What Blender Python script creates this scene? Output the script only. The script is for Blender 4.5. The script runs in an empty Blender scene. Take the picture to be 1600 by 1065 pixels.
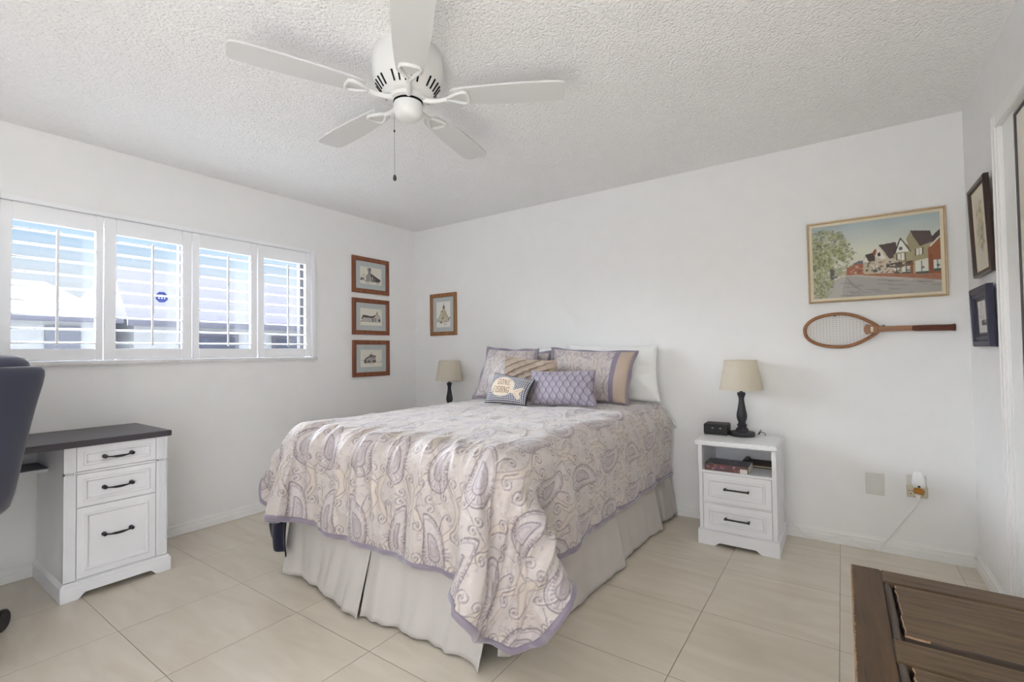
import bpy, bmesh, math, random, zlib, base64
import numpy as np
from mathutils import Matrix, Vector

# ------------------------------------------------------------------ camera, sky, sun, exposure
SC = bpy.context.scene
COL = bpy.context.collection
F_PX, EYE = 741.193, 1.1703
R_ = Vector((0.82093281, 0.57085044, -0.01411032))
U_ = Vector((0.0256495, -0.01217812, 0.99959682))
B_ = -Vector((-0.57044845, 0.82096374, 0.02463944))
cam_d = bpy.data.cameras.new('camera')
cam_d.sensor_width = 36.0
cam_d.lens = F_PX / 1600 * 36
cam_d.clip_start = 0.02
cam = bpy.data.objects.new('camera', cam_d)
cam.matrix_world = Matrix(((R_.x, U_.x, B_.x, 0), (R_.y, U_.y, B_.y, 0), (R_.z, U_.z, B_.z, EYE), (0, 0, 0, 1)))
COL.objects.link(cam)
SC.camera = cam

world = bpy.data.worlds.new('sky')
SC.world = world
world.use_nodes = True
wn, wl = world.node_tree.nodes, world.node_tree.links
bg = wn['Background']
tc = wn.new('ShaderNodeTexCoord')
sx = wn.new('ShaderNodeSeparateXYZ')
wl.new(tc.outputs['Generated'], sx.inputs[0])
cr = wn.new('ShaderNodeValToRGB')
cr.color_ramp.elements[0].position = 0.0
cr.color_ramp.elements[0].color = (0.54, 0.56, 0.59, 1)
cr.color_ramp.elements[1].position = 0.30
cr.color_ramp.elements[1].color = (0.25, 0.38, 0.54, 1)
e = cr.color_ramp.elements.new(0.13)
e.color = (0.48, 0.53, 0.59, 1)
e = cr.color_ramp.elements.new(0.19)
e.color = (0.33, 0.45, 0.58, 1)
wl.new(sx.outputs['Z'], cr.inputs[0])
wl.new(cr.outputs[0], bg.inputs['Color'])
bg.inputs['Strength'].default_value = 1.0

def sun(name, direction, strength, angle, color):
    d = bpy.data.lights.new(name, 'SUN')
    d.energy = strength
    d.angle = math.radians(angle)
    d.color = color
    o = bpy.data.objects.new(name, d)
    o.rotation_euler = Vector(direction).to_track_quat('-Z', 'Y').to_euler()
    o.location = (0, 0, 6)
    COL.objects.link(o)
    return o
sun('hazy_sun_through_window', (1.0, 0.22, -0.30), 29.0, 75, (0.87, 0.915, 1.0))
sun('added_fill_sun_from_rear', (-0.30, 1.0, -0.20), 3.4, 110, (1.0, 0.96, 0.90))  # unseen fill lamp, added to light the room from behind
sun('added_bounce_sun_at_rear', (-0.05, 0.42, -1.0), 25.0, 3, (0.94, 0.965, 0.985))  # added lamp; its floor patch behind the camera bounces light to the ceiling

def portal(name, loc, rot, w, h):
    d = bpy.data.lights.new(name, 'AREA')
    d.shape = 'RECTANGLE'
    d.size, d.size_y = w, h
    d.cycles.is_portal = True
    o = bpy.data.objects.new(name, d)
    o.location, o.rotation_euler = loc, rot
    COL.objects.link(o)
portal('daylight_portal_window', (-3.86, 1.39, 1.59), (0, math.radians(-90), 0), 0.9, 1.85)
portal('daylight_portal_added_opening', (-0.30, -1.42, 1.12), (math.radians(90), 0, 0), 1.64, 2.2)  # guides sampling through the added rear opening

SC.view_settings.view_transform = 'Standard'
SC.view_settings.look = 'None'
SC.view_settings.gamma = 1
SC.view_settings.use_curve_mapping = False
SC.view_settings.exposure = 0.71
SC.cycles.max_bounces = 14
SC.cycles.diffuse_bounces = 9
SC.cycles.use_denoising = True

# ------------------------------------------------------------------ constants of the room (metres)
L, RW, D, H = -3.630, 0.565, 3.473, 2.44
rnd = random.Random(7)

# ------------------------------------------------------------------ small helpers
def lin(c):
    c = np.asarray(c, float) / 255.0
    return np.where(c <= 0.04045, c / 12.92, ((c + 0.055) / 1.055) ** 2.4)

def col4(c):
    a = lin(c)
    return (float(a[0]), float(a[1]), float(a[2]), 1.0)

def base_mat(name):
    m = bpy.data.materials.new(name)
    m.use_nodes = True
    nt = m.node_tree
    return m, nt, nt.nodes['Principled BSDF']

def node(nt, kind, **kw):
    n = nt.nodes.new(kind)
    for k, v in kw.items():
        setattr(n, k, v)
    return n

def mat(name, c, rough=0.5, spec=0.4, metal=0.0, vary=0.06, scale=9.0, bump=0.0, bscale=120.0, stretch=(1, 1, 1), sheen=0.0):
    """principled material whose colour drifts slightly with noise"""
    m, nt, b = base_mat(name)
    b.inputs['Roughness'].default_value = rough
    b.inputs['Specular IOR Level'].default_value = spec
    b.inputs['Metallic'].default_value = metal
    if sheen:
        b.inputs['Sheen Weight'].default_value = sheen
        b.inputs['Sheen Roughness'].default_value = 0.4
    t = node(nt, 'ShaderNodeTexCoord')
    mp = node(nt, 'ShaderNodeMapping')
    mp.inputs['Scale'].default_value = stretch
    nt.links.new(t.outputs['Object'], mp.inputs[0])
    nz = node(nt, 'ShaderNodeTexNoise')
    nz.inputs['Scale'].default_value = scale
    nz.inputs['Detail'].default_value = 4
    nt.links.new(mp.outputs[0], nz.inputs['Vector'])
    r = node(nt, 'ShaderNodeValToRGB')
    base = lin(c)
    for el, f in zip(r.color_ramp.elements, (1 - vary, 1 + vary)):
        v = np.clip(base * f, 0, 1)
        el.color = (v[0], v[1], v[2], 1)
    r.color_ramp.elements[0].position = 0.3
    r.color_ramp.elements[1].position = 0.7
    nt.links.new(nz.outputs['Fac'], r.inputs[0])
    nt.links.new(r.outputs[0], b.inputs['Base Color'])
    if bump:
        n2 = node(nt, 'ShaderNodeTexNoise')
        n2.inputs['Scale'].default_value = bscale
        n2.inputs['Detail'].default_value = 3
        nt.links.new(mp.outputs[0], n2.inputs['Vector'])
        bp = node(nt, 'ShaderNodeBump')
        bp.inputs['Strength'].default_value = 1.0
        bp.inputs['Distance'].default_value = bump
        nt.links.new(n2.outputs['Fac'], bp.inputs['Height'])
        nt.links.new(bp.outputs[0], b.inputs['Normal'])
    return m

def fabric(m_name, c, thread=900.0, rough=0.85, sheen=0.25, vary=0.05):
    m, nt, b = base_mat(m_name)
    b.inputs['Roughness'].default_value = rough
    b.inputs['Specular IOR Level'].default_value = 0.15
    b.inputs['Sheen Weight'].default_value = sheen
    t = node(nt, 'ShaderNodeTexCoord')
    w1 = node(nt, 'ShaderNodeTexNoise')
    w1.inputs['Scale'].default_value = thread
    nt.links.new(t.outputs['Object'], w1.inputs['Vector'])
    w2 = node(nt, 'ShaderNodeTexNoise')
    w2.inputs['Scale'].default_value = 7
    nt.links.new(t.outputs['Object'], w2.inputs['Vector'])
    mx = node(nt, 'ShaderNodeMath', operation='ADD')
    nt.links.new(w1.outputs['Fac'], mx.inputs[0])
    nt.links.new(w2.outputs['Fac'], mx.inputs[1])
    r = node(nt, 'ShaderNodeValToRGB')
    base = lin(c)
    for el, f in zip(r.color_ramp.elements, (1 - 2 * vary, 1 + 2 * vary)):
        v = np.clip(base * f, 0, 1)
        el.color = (v[0], v[1], v[2], 1)
    hf = node(nt, 'ShaderNodeMath', operation='MULTIPLY')
    hf.inputs[1].default_value = 0.5
    nt.links.new(mx.outputs[0], hf.inputs[0])
    nt.links.new(hf.outputs[0], r.inputs[0])
    nt.links.new(r.outputs[0], b.inputs['Base Color'])
    bp = node(nt, 'ShaderNodeBump')
    bp.inputs['Strength'].default_value = 0.4
    bp.inputs['Distance'].default_value = 0.0008
    nt.links.new(w1.outputs['Fac'], bp.inputs['Height'])
    nt.links.new(bp.outputs[0], b.inputs['Normal'])
    return m

def woodmat(name, c1, c2, rough=0.4, axis='X', scale=6.0, bump=0.0006, wear=None, ring=14.0):
    """wood with grain running along one axis of object space"""
    m, nt, b = base_mat(name)
    b.inputs['Roughness'].default_value = rough
    t = node(nt, 'ShaderNodeTexCoord')
    mp = node(nt, 'ShaderNodeMapping')
    s = [ring, ring, ring]
    s['XYZ'.index(axis)] = 0.9
    mp.inputs['Scale'].default_value = s
    nt.links.new(t.outputs['Object'], mp.inputs[0])
    nz = node(nt, 'ShaderNodeTexNoise')
    nz.inputs['Scale'].default_value = scale
    nz.inputs['Detail'].default_value = 8
    nz.inputs['Roughness'].default_value = 0.65
    nz.inputs['Distortion'].default_value = 0.6
    nt.links.new(mp.outputs[0], nz.inputs['Vector'])
    r = node(nt, 'ShaderNodeValToRGB')
    r.color_ramp.elements[0].position = 0.33
    r.color_ramp.elements[1].position = 0.68
    r.color_ramp.elements[0].color = col4(c1)
    r.color_ramp.elements[1].color = col4(c2)
    nt.links.new(nz.outputs['Fac'], r.inputs[0])
    out = r.outputs[0]
    if wear:
        n3 = node(nt, 'ShaderNodeTexNoise')
        n3.inputs['Scale'].default_value = 7
        n3.inputs['Detail'].default_value = 9
        n3.inputs['Roughness'].default_value = 0.75
        nt.links.new(mp.outputs[0], n3.inputs['Vector'])
        r3 = node(nt, 'ShaderNodeValToRGB')
        r3.color_ramp.elements[0].position = 0.60
        r3.color_ramp.elements[1].position = 0.74
        nt.links.new(n3.outputs['Fac'], r3.inputs[0])
        mx = node(nt, 'ShaderNodeMix', data_type='RGBA')
        nt.links.new(r3.outputs[0], mx.inputs['Factor'])
        nt.links.new(out, mx.inputs['A'])
        mx.inputs['B'].default_value = col4(wear)
        out = mx.outputs['Result']
    nt.links.new(out, b.inputs['Base Color'])
    bp = node(nt, 'ShaderNodeBump')
    bp.inputs['Strength'].default_value = 0.7
    bp.inputs['Distance'].default_value = bump
    nt.links.new(nz.outputs['Fac'], bp.inputs['Height'])
    nt.links.new(bp.outputs[0], b.inputs['Normal'])
    return m

def painted(name, rough=0.8, sheen=0.0, weave=0.0, spec=0.2, wscale=700.0):
    """material that shows the printed / woven pattern stored per point, with a fine weave"""
    m, nt, b = base_mat(name)
    b.inputs['Roughness'].default_value = rough
    b.inputs['Specular IOR Level'].default_value = spec
    b.inputs['Sheen Weight'].default_value = sheen
    b.inputs['Sheen Roughness'].default_value = 0.35
    a = node(nt, 'ShaderNodeAttribute')
    a.attribute_name = 'pattern'
    nz = node(nt, 'ShaderNodeTexNoise')
    nz.inputs['Scale'].default_value = wscale
    t = node(nt, 'ShaderNodeTexCoord')
    nt.links.new(t.outputs['Object'], nz.inputs['Vector'])
    mr = node(nt, 'ShaderNodeMapRange')
    mr.inputs['To Min'].default_value = 0.93
    mr.inputs['To Max'].default_value = 1.07
    nt.links.new(nz.outputs['Fac'], mr.inputs['Value'])
    mx = node(nt, 'ShaderNodeVectorMath', operation='SCALE')
    nt.links.new(a.outputs['Color'], mx.inputs[0])
    nt.links.new(mr.outputs[0], mx.inputs['Scale'])
    nt.links.new(mx.outputs[0], b.inputs['Base Color'])
    if weave:
        bp = node(nt, 'ShaderNodeBump')
        bp.inputs['Strength'].default_value = 0.5
        bp.inputs['Distance'].default_value = weave
        nt.links.new(nz.outputs['Fac'], bp.inputs['Height'])
        nt.links.new(bp.outputs[0], b.inputs['Normal'])
    return m

# ---- objects
def thing(name, label, cat, loc, group=None):
    o = bpy.data.objects.new(name, None)
    o.empty_display_size = 0.1
    o.location = loc
    COL.objects.link(o)
    return tag(o, label, cat, group)

def tag(o, label, cat, group=None):
    o['label'] = label
    o['category'] = cat
    if group:
        o['group'] = group
    return o

def origin_of(o):
    v = Vector((0, 0, 0))
    while o is not None:
        v += o.location
        o = o.parent
    return v

def finish(name, me, m, parent, smooth, loc=None):
    off = Vector(loc) if loc is not None else Vector((0, 0, 0))
    if parent is not None:
        off = origin_of(parent) + off
    if off.length:
        me.transform(Matrix.Translation(-off))
    for mm in (m if isinstance(m, (list, tuple)) else [m]):
        me.materials.append(mm)
    if smooth:
        me.polygons.foreach_set('use_smooth', [True] * len(me.polygons))
        if smooth != 'all':
            me.set_sharp_from_angle(angle=math.radians(smooth if isinstance(smooth, (int, float)) and smooth is not True else 38))
    o = bpy.data.objects.new(name, me)
    if loc is not None:
        o.location = loc
    o.parent = parent
    COL.objects.link(o)
    return o

class MB:
    """collects pieces given in world coordinates; build() links them as one mesh"""
    def __init__(s):
        s.bm = bmesh.new()
    def faces(s, verts, faces, mi=0):
        vs = [s.bm.verts.new(v) for v in verts]
        for f in faces:
            try:
                ff = s.bm.faces.new([vs[i] for i in f])
                ff.material_index = mi
            except ValueError:
                pass
        return s
    def box(s, x0, x1, y0, y1, z0, z1, bev=0.0, seg=2, mi=0):
        t = bmesh.new()
        bmesh.ops.create_cube(t, size=1)
        for v in t.verts:
            v.co = ((x0 + x1) / 2 + v.co.x * (x1 - x0), (y0 + y1) / 2 + v.co.y * (y1 - y0), (z0 + z1) / 2 + v.co.z * (z1 - z0))
        if bev:
            bmesh.ops.bevel(t, geom=t.edges[:], offset=bev, segments=seg, affect='EDGES')
        s.join(t, mi)
        return s
    def join(s, t, mi=0):
        idx = {}
        for v in t.verts:
            idx[v] = s.bm.verts.new(v.co)
        for f in t.faces:
            try:
                ff = s.bm.faces.new([idx[v] for v in f.verts])
                ff.material_index = mi
            except ValueError:
                pass
        t.free()
    def lathe(s, prof, c, n=40, axis=(0, 0, 1), cap=True, mi=0):
        """prof: list of (radius, height along axis)"""
        ax = Vector(axis).normalized()
        a = ax.orthogonal().normalized()
        b = ax.cross(a)
        c = Vector(c)
        rings = []
        for r, h in prof:
            rings.append([s.bm.verts.new(c + ax * h + (a * math.cos(2 * math.pi * k / n) + b * math.sin(2 * math.pi * k / n)) * r) for k in range(n)])
        for i in range(len(rings) - 1):
            for k in range(n):
                f = s.bm.faces.new([rings[i][k], rings[i][(k + 1) % n], rings[i + 1][(k + 1) % n], rings[i + 1][k]])
                f.material_index = mi
        if cap:
            for rr in (rings[0][::-1], rings[-1]):
                s.bm.faces.new(rr).material_index = mi
        return s
    def tube(s, pts, r, n=10, closed=False, flat=1.0, up=None, mi=0):
        pts = [Vector(p) for p in pts]
        m = len(pts)
        rr = r if isinstance(r, (list, tuple)) else [r] * m
        rings = []
        prev = None
        for i, p in enumerate(pts):
            if closed:
                t = pts[(i + 1) % m] - pts[(i - 1) % m]
            else:
                t = pts[min(i + 1, m - 1)] - pts[max(i - 1, 0)]
            t.normalize()
            if up is not None:
                a = Vector(up) - t * t.dot(Vector(up))
            elif prev is None:
                a = t.orthogonal()
            else:
                a = prev - t * t.dot(prev)
            a.normalize()
            prev = a
            b = t.cross(a)
            rings.append([s.bm.verts.new(p + a * (math.cos(2 * math.pi * k / n) * rr[i] * flat) + b * (math.sin(2 * math.pi * k / n) * rr[i])) for k in range(n)])
        last = m if closed else m - 1
        for i in range(last):
            q = rings[(i + 1) % m]
            for k in range(n):
                s.bm.faces.new([rings[i][k], rings[i][(k + 1) % n], q[(k + 1) % n], q[k]]).material_index = mi
        if not closed:
            s.bm.faces.new(rings[0][::-1]).material_index = mi
            s.bm.faces.new(rings[-1]).material_index = mi
        return s
    def prism(s, pts, w0, w1, fr, mi=0):
        """outline pts (u,v) in frame fr, extruded from depth w0 to w1"""
        a = [s.bm.verts.new(fr(u, v, w0)) for u, v in pts]
        b = [s.bm.verts.new(fr(u, v, w1)) for u, v in pts]
        n = len(pts)
        s.bm.faces.new(a[::-1]).material_index = mi
        s.bm.faces.new(b).material_index = mi
        for i in range(n):
            s.bm.faces.new([a[i], a[(i + 1) % n], b[(i + 1) % n], b[i]]).material_index = mi
        return s
    def nest(s, u0, u1, v0, v1, levels, fr, cap=True, back=None, mi=0):
        """nested rectangles (inset, depth): frames, raised panels, mouldings"""
        rings = []
        for ins, w in levels:
            rings.append([s.bm.verts.new(fr(u, v, w)) for u, v in ((u0 + ins, v0 + ins), (u1 - ins, v0 + ins), (u1 - ins, v1 - ins), (u0 + ins, v1 - ins))])
        for i in range(len(rings) - 1):
            for k in range(4):
                s.bm.faces.new([rings[i][k], rings[i][(k + 1) % 4], rings[i + 1][(k + 1) % 4], rings[i + 1][k]]).material_index = mi
        if cap:
            s.bm.faces.new(rings[-1]).material_index = mi
            s.bm.faces.new(rings[0][::-1]).material_index = mi
        else:
            for k in range(4):
                s.bm.faces.new([rings[-1][k], rings[-1][(k + 1) % 4], rings[0][(k + 1) % 4], rings[0][k]]).material_index = mi
        return s
    def build(s, name, m, parent=None, smooth=False, loc=None):
        bmesh.ops.recalc_face_normals(s.bm, faces=s.bm.faces[:])
        me = bpy.data.meshes.new(name)
        s.bm.to_mesh(me)
        s.bm.free()
        return finish(name, me, m, parent, smooth, loc)

def structure(o):
    o['kind'] = 'structure'
    return o

def grid_mesh(name, P, m, parent=None, colors=None, loc=None, faces_extra=None):
    ny, nx = P.shape[:2]
    me = bpy.data.meshes.new(name)
    j, i = np.meshgrid(np.arange(ny - 1), np.arange(nx - 1), indexing='ij')
    a = (j * nx + i).ravel()
    F = np.stack([a, a + 1, a + nx + 1, a + nx], 1).astype(np.int32)
    me.vertices.add(ny * nx)
    me.vertices.foreach_set('co', P.reshape(-1).astype(np.float32))
    me.loops.add(F.size)
    me.loops.foreach_set('vertex_index', F.ravel())
    me.polygons.add(len(F))
    me.polygons.foreach_set('loop_start', np.arange(0, F.size, 4, dtype=np.int32))
    me.update(calc_edges=True)
    if colors is not None:
        ca = me.color_attributes.new('pattern', 'FLOAT_COLOR', 'POINT')
        c4 = np.ones((ny * nx, 4), np.float32)
        c4[:, :3] = colors.reshape(-1, 3)
        ca.data.foreach_set('color', c4.ravel())
    return finish(name, me, m, parent, 'all', loc)

def frame_axes(o, u, v, w):
    o, u, v, w = Vector(o), Vector(u), Vector(v), Vector(w)
    return lambda a, b, c: o + u * a + v * b + w * c

def dup(root, loc, label, group=None):
    r = root.copy()
    COL.objects.link(r)
    r.location = loc
    r['label'] = label
    if group:
        r['group'] = group
    for ch in list(root.children):
        c = ch.copy()
        COL.objects.link(c)
        c.parent = r
        for g in list(ch.children):
            d = g.copy()
            COL.objects.link(d)
            d.parent = c
    return r

# ---- a little drawing board in metres, for woven and painted patterns
class Board:
    def __init__(s, w, h, res, c):
        s.w, s.h, s.res = w, h, res
        s.nx, s.ny = int(round(w / res)), int(round(h / res))
        s.a = np.empty((s.ny, s.nx, 3), np.float32)
        s.a[:] = lin(c)
        s.wrap = False
    def _offs(s):
        if not s.wrap:
            return [(0, 0)]
        return [(i * s.w, j * s.h) for i in (-1, 0, 1) for j in (-1, 0, 1)]
    def _box(s, x0, x1, y0, y1):
        i0, i1 = max(0, int(x0 / s.res) - 1), min(s.nx, int(x1 / s.res) + 2)
        j0, j1 = max(0, int(y0 / s.res) - 1), min(s.ny, int(y1 / s.res) + 2)
        if i0 >= i1 or j0 >= j1:
            return None
        X, Y = np.meshgrid((np.arange(i0, i1) + .5) * s.res, (np.arange(j0, j1) + .5) * s.res)
        return slice(j0, j1), slice(i0, i1), X, Y
    def stroke(s, pts, w, c, a=1.0):
        c = lin(c)
        P0 = np.asarray(pts, float)
        for ox, oy in s._offs():
            P = P0 + (ox, oy)
            r = s._box(P[:, 0].min() - w, P[:, 0].max() + w, P[:, 1].min() - w, P[:, 1].max() + w)
            if r is None:
                continue
            sj, si, X, Y = r
            d2 = np.full(X.shape, 1e9)
            for k in range(len(P) - 1):
                ax, ay = P[k]
                bx, by = P[k + 1] - P[k]
                t = np.clip(((X - ax) * bx + (Y - ay) * by) / max(bx * bx + by * by, 1e-12), 0, 1)
                d2 = np.minimum(d2, (X - ax - t * bx) ** 2 + (Y - ay - t * by) ** 2)
            k = np.clip((w / 2 - np.sqrt(d2)) / s.res + .5, 0, 1)[..., None] * a
            s.a[sj, si] = s.a[sj, si] * (1 - k) + c * k
    def poly(s, pts, c, a=1.0):
        c = lin(c)
        P0 = np.asarray(pts, float)
        for ox, oy in s._offs():
            P = P0 + (ox, oy)
            r = s._box(P[:, 0].min(), P[:, 0].max(), P[:, 1].min(), P[:, 1].max())
            if r is None:
                continue
            sj, si, X, Y = r
            ins = np.zeros(X.shape, bool)
            n = len(P)
            for k in range(n):
                x1, y1 = P[k]
                x2, y2 = P[(k + 1) % n]
                if y1 == y2:
                    continue
                ins ^= ((Y < y1) != (Y < y2)) & (X < (x2 - x1) * (Y - y1) / (y2 - y1) + x1)
            k = ins[..., None] * a
            s.a[sj, si] = s.a[sj, si] * (1 - k) + c * k
    def dot(s, x, y, r, c, a=1.0):
        t = np.linspace(0, 2 * np.pi, 14)[:-1]
        s.poly(np.stack([x + r * np.cos(t), y + r * np.sin(t)], 1), c, a)
    def sample(s, U, V):
        i = np.floor(U / s.res).astype(int)
        j = np.floor(V / s.res).astype(int)
        if s.wrap:
            i %= s.nx
            j %= s.ny
        else:
            i = np.clip(i, 0, s.nx - 1)
            j = np.clip(j, 0, s.ny - 1)
        return s.a[j, i]

def vnoise(x, y, seed=0):
    """smooth value noise in numpy"""
    xi, yi = np.floor(x).astype(np.int64), np.floor(y).astype(np.int64)
    fx, fy = x - xi, y - yi
    fx, fy = fx * fx * (3 - 2 * fx), fy * fy * (3 - 2 * fy)
    def hsh(a, b):
        n = (a * 374761393 + b * 668265263 + seed * 974634) & 0x7fffffff
        n = ((n ^ (n >> 13)) * 1274126177) & 0x7fffffff
        return ((n ^ (n >> 16)) & 0xffff) / 65535.0
    return (hsh(xi, yi) * (1 - fx) + hsh(xi + 1, yi) * fx) * (1 - fy) + (hsh(xi, yi + 1) * (1 - fx) + hsh(xi + 1, yi + 1) * fx) * fy

# ------------------------------------------------------------------ materials
M = {}
M['wall'] = mat('wall_paint', (236, 236, 236), 0.75, 0.2, vary=0.01, bump=0.0004, bscale=160)
M['trim'] = mat('white_trim_paint', (236, 236, 235), 0.4, 0.4, vary=0.01)
M['white'] = mat('white_furniture_paint', (232, 233, 237), 0.38, 0.4, vary=0.012)
M['shutter'] = mat('white_shutter_paint', (240, 241, 244), 0.4, 0.4, vary=0.008)
M['inner'] = mat('cubby_white', (214, 210, 206), 0.5, 0.3, vary=0.02)
M['marble'] = mat('sill_marble', (226, 226, 227), 0.25, 0.5, vary=0.06, scale=22)
M['bronze'] = mat('bronze_window_aluminium', (84, 82, 84), 0.5, 0.4, vary=0.05)
M['black'] = mat('black_metal', (30, 30, 34), 0.38, 0.5, vary=0.1)
M['lampblack'] = mat('black_lamp_paint', (38, 38, 44), 0.42, 0.45, vary=0.12)
M['gloss_black'] = mat('black_plastic', (28, 27, 28), 0.45, 0.4, vary=0.1)
M['boxtop'] = mat('dark_grey_plastic', (66, 60, 58), 0.55, 0.3, vary=0.1, scale=40)  # plain grey, lighter than the black case under the lid
M['desktop'] = mat('dark_desktop_laminate', (62, 58, 66), 0.36, 0.6, vary=0.10, scale=14, stretch=(1, 0.15, 1))
M['fan'] = mat('white_fan_enamel', (226, 226, 225), 0.3, 0.5, vary=0.008)
M['blade'] = mat('white_fan_blade', (214, 214, 214), 0.45, 0.35, vary=0.01)
M['slot'] = mat('dark_vent_slot', (26, 26, 28), 0.8, 0.1, vary=0.1)
M['navy'] = fabric('navy_chair_fabric', (52, 54, 72), 600, 0.75, 0.35)
M['navy_lt'] = fabric('navy_chair_headrest', (64, 66, 86), 600, 0.7, 0.4)
M['navy_blanket'] = fabric('navy_blanket_fabric', (26, 27, 46), 700, 0.9, 0.2)
M['skirt'] = fabric('cream_bed_skirt', (196, 191, 187), 1100, 0.85, 0.15, 0.03)
M['linen'] = fabric('white_bed_linen', (240, 241, 240), 1000, 0.85, 0.2, 0.02)
M['satin'] = fabric('lavender_satin', (136, 127, 143), 1200, 0.42, 0.5, 0.04)
M['satin'].node_tree.nodes['Principled BSDF'].inputs['Specular IOR Level'].default_value = 0.5
M['taupe'] = fabric('taupe_satin', (176, 158, 142), 900, 0.5, 0.4, 0.04)
M['frame_wood'] = woodmat('reddish_frame_wood', (104, 56, 34), (146, 86, 54), 0.38, 'Z', 5)
M['frame_oak'] = woodmat('oak_frame_wood', (122, 80, 48), (168, 118, 74), 0.4, 'Z', 5)
M['racket'] = woodmat('racket_ash', (120, 76, 42), (160, 108, 64), 0.35, 'X', 5)
M['grip'] = mat('racket_leather', (96, 58, 46), 0.6, 0.3, vary=0.15, scale=60)
M['string'] = mat('racket_gut', (196, 186, 178), 0.5, 0.4)
M['gold'] = mat('pale_gold_frame', (182, 158, 124), 0.4, 0.5, 0.35, vary=0.08, scale=40)
M['cream'] = mat('cream_liner', (226, 216, 192), 0.7, 0.2, vary=0.02)
M['dark_frame'] = woodmat('dark_walnut_frame', (40, 26, 22), (72, 50, 42), 0.35, 'Z', 5)
M['navy_frame'] = mat('navy_painted_frame', (46, 46, 66), 0.45, 0.4, vary=0.1)
M['mat_board'] = mat('grey_mat_board', (184, 190, 190), 0.85, 0.15, vary=0.02)
M['plate'] = mat('white_wall_plate', (214, 213, 208), 0.4, 0.4, vary=0.01)
M['almond'] = mat('almond_outlet', (206, 198, 176), 0.4, 0.4, vary=0.02)
M['plastic'] = mat('white_plastic', (240, 240, 240), 0.35, 0.45, vary=0.01)
M['cord'] = mat('white_cord', (232, 230, 226), 0.45, 0.4, vary=0.01)
M['paper'] = mat('book_pages', (226, 220, 206), 0.85, 0.1, vary=0.04, scale=80)
M['leather'] = mat('dark_brown_leather', (84, 64, 54), 0.6, 0.3, vary=0.15, scale=30)
M['chest'] = woodmat('old_chest_wood', (70, 53, 37), (112, 91, 67), 0.55, 'X', 5, 0.0018, wear=(128, 108, 86), ring=10)
M['chest_y'] = woodmat('old_chest_wood_stile', (56, 40, 26), (92, 66, 41), 0.5, 'Y', 5, 0.0015, ring=10)
M['chest_bevel'] = woodmat('painted_shade_bevel', (40, 29, 21), (68, 51, 38), 0.55, 'X', 5, 0.001)  # shade on the panel bevels, put into a darker wood colour
M['chest_edge'] = woodmat('chipped_raw_wood', (134, 104, 76), (186, 154, 120), 0.8, 'Y', 9, 0.002)
M['chest_dark'] = woodmat('dark_chest_moulding', (52, 42, 38), (84, 72, 64), 0.45, 'Y', 5)
M['stucco'] = mat('white_stucco', (176, 178, 182), 0.9, 0.1, vary=0.02, bump=0.003, bscale=40)
M['shingle'] = mat('grey_shingles', (66, 66, 76), 0.9, 0.1, vary=0.12, scale=14, stretch=(3, 1, 3))
M['pale_roof'] = mat('white_roof_tiles', (86, 88, 92), 0.9, 0.1, vary=0.04, scale=10)
M['fascia'] = mat('grey_fascia', (100, 100, 112), 0.7, 0.2)
M['extglass'] = mat('dark_far_window', (84, 88, 104), 0.2, 0.5, vary=0.1, scale=2)
M['paving'] = mat('grey_paving', (112, 112, 112), 0.95, 0.1, vary=0.2, scale=6)

def glass_mat():
    m, nt, b = base_mat('clear_window_glass')
    nt.nodes.remove(b)
    tr = node(nt, 'ShaderNodeBsdfTransparent')
    tr.inputs[0].default_value = (0.97, 0.98, 0.98, 1)
    gl = node(nt, 'ShaderNodeBsdfGlossy')
    gl.inputs['Roughness'].default_value = 0.02
    fr = node(nt, 'ShaderNodeFresnel')
    fr.inputs[0].default_value = 1.3
    mx = node(nt, 'ShaderNodeMixShader')
    nt.links.new(fr.outputs[0], mx.inputs[0])
    nt.links.new(tr.outputs[0], mx.inputs[1])
    nt.links.new(gl.outputs[0], mx.inputs[2])
    nt.links.new(mx.outputs[0], nt.nodes['Material Output'].inputs[0])
    return m
M['chain'] = mat('grey_chain', (150, 148, 146), 0.4, 0.5, 0.5)
M['glass'] = glass_mat()
M['door_cream'] = mat('cream_door_paint', (232, 226, 212), 0.35, 0.5, vary=0.01)

def amber_mat():
    m, nt, b = base_mat('amber_oil')
    b.inputs['Base Color'].default_value = col4((206, 136, 40))
    b.inputs['Roughness'].default_value = 0.1
    b.inputs['Transmission Weight'].default_value = 0.35
    return m
M['amber'] = amber_mat()

def shade_mat():
    m, nt, b = base_mat('cream_linen_shade')
    b.inputs['Roughness'].default_value = 0.9
    b.inputs['Specular IOR Level'].default_value = 0.1
    t = node(nt, 'ShaderNodeTexCoord')
    n1 = node(nt, 'ShaderNodeTexNoise')
    n1.inputs['Scale'].default_value = 300
    nt.links.new(t.outputs['Object'], n1.inputs['Vector'])
    r = node(nt, 'ShaderNodeValToRGB')
    r.color_ramp.elements[0].color = col4((236, 229, 215))
    r.color_ramp.elements[1].color = col4((250, 247, 240))
    nt.links.new(n1.outputs['Fac'], r.inputs[0])
    nt.links.new(r.outputs[0], b.inputs['Base Color'])
    tl = node(nt, 'ShaderNodeBsdfTranslucent')
    nt.links.new(r.outputs[0], tl.inputs[0])
    mx = node(nt, 'ShaderNodeMixShader')
    mx.inputs[0].default_value = 0.6
    nt.links.new(b.outputs[0], mx.inputs[1])
    nt.links.new(tl.outputs[0], mx.inputs[2])
    nt.links.new(mx.outputs[0], nt.nodes['Material Output'].inputs[0])
    return m
M['shade'] = shade_mat()

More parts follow.
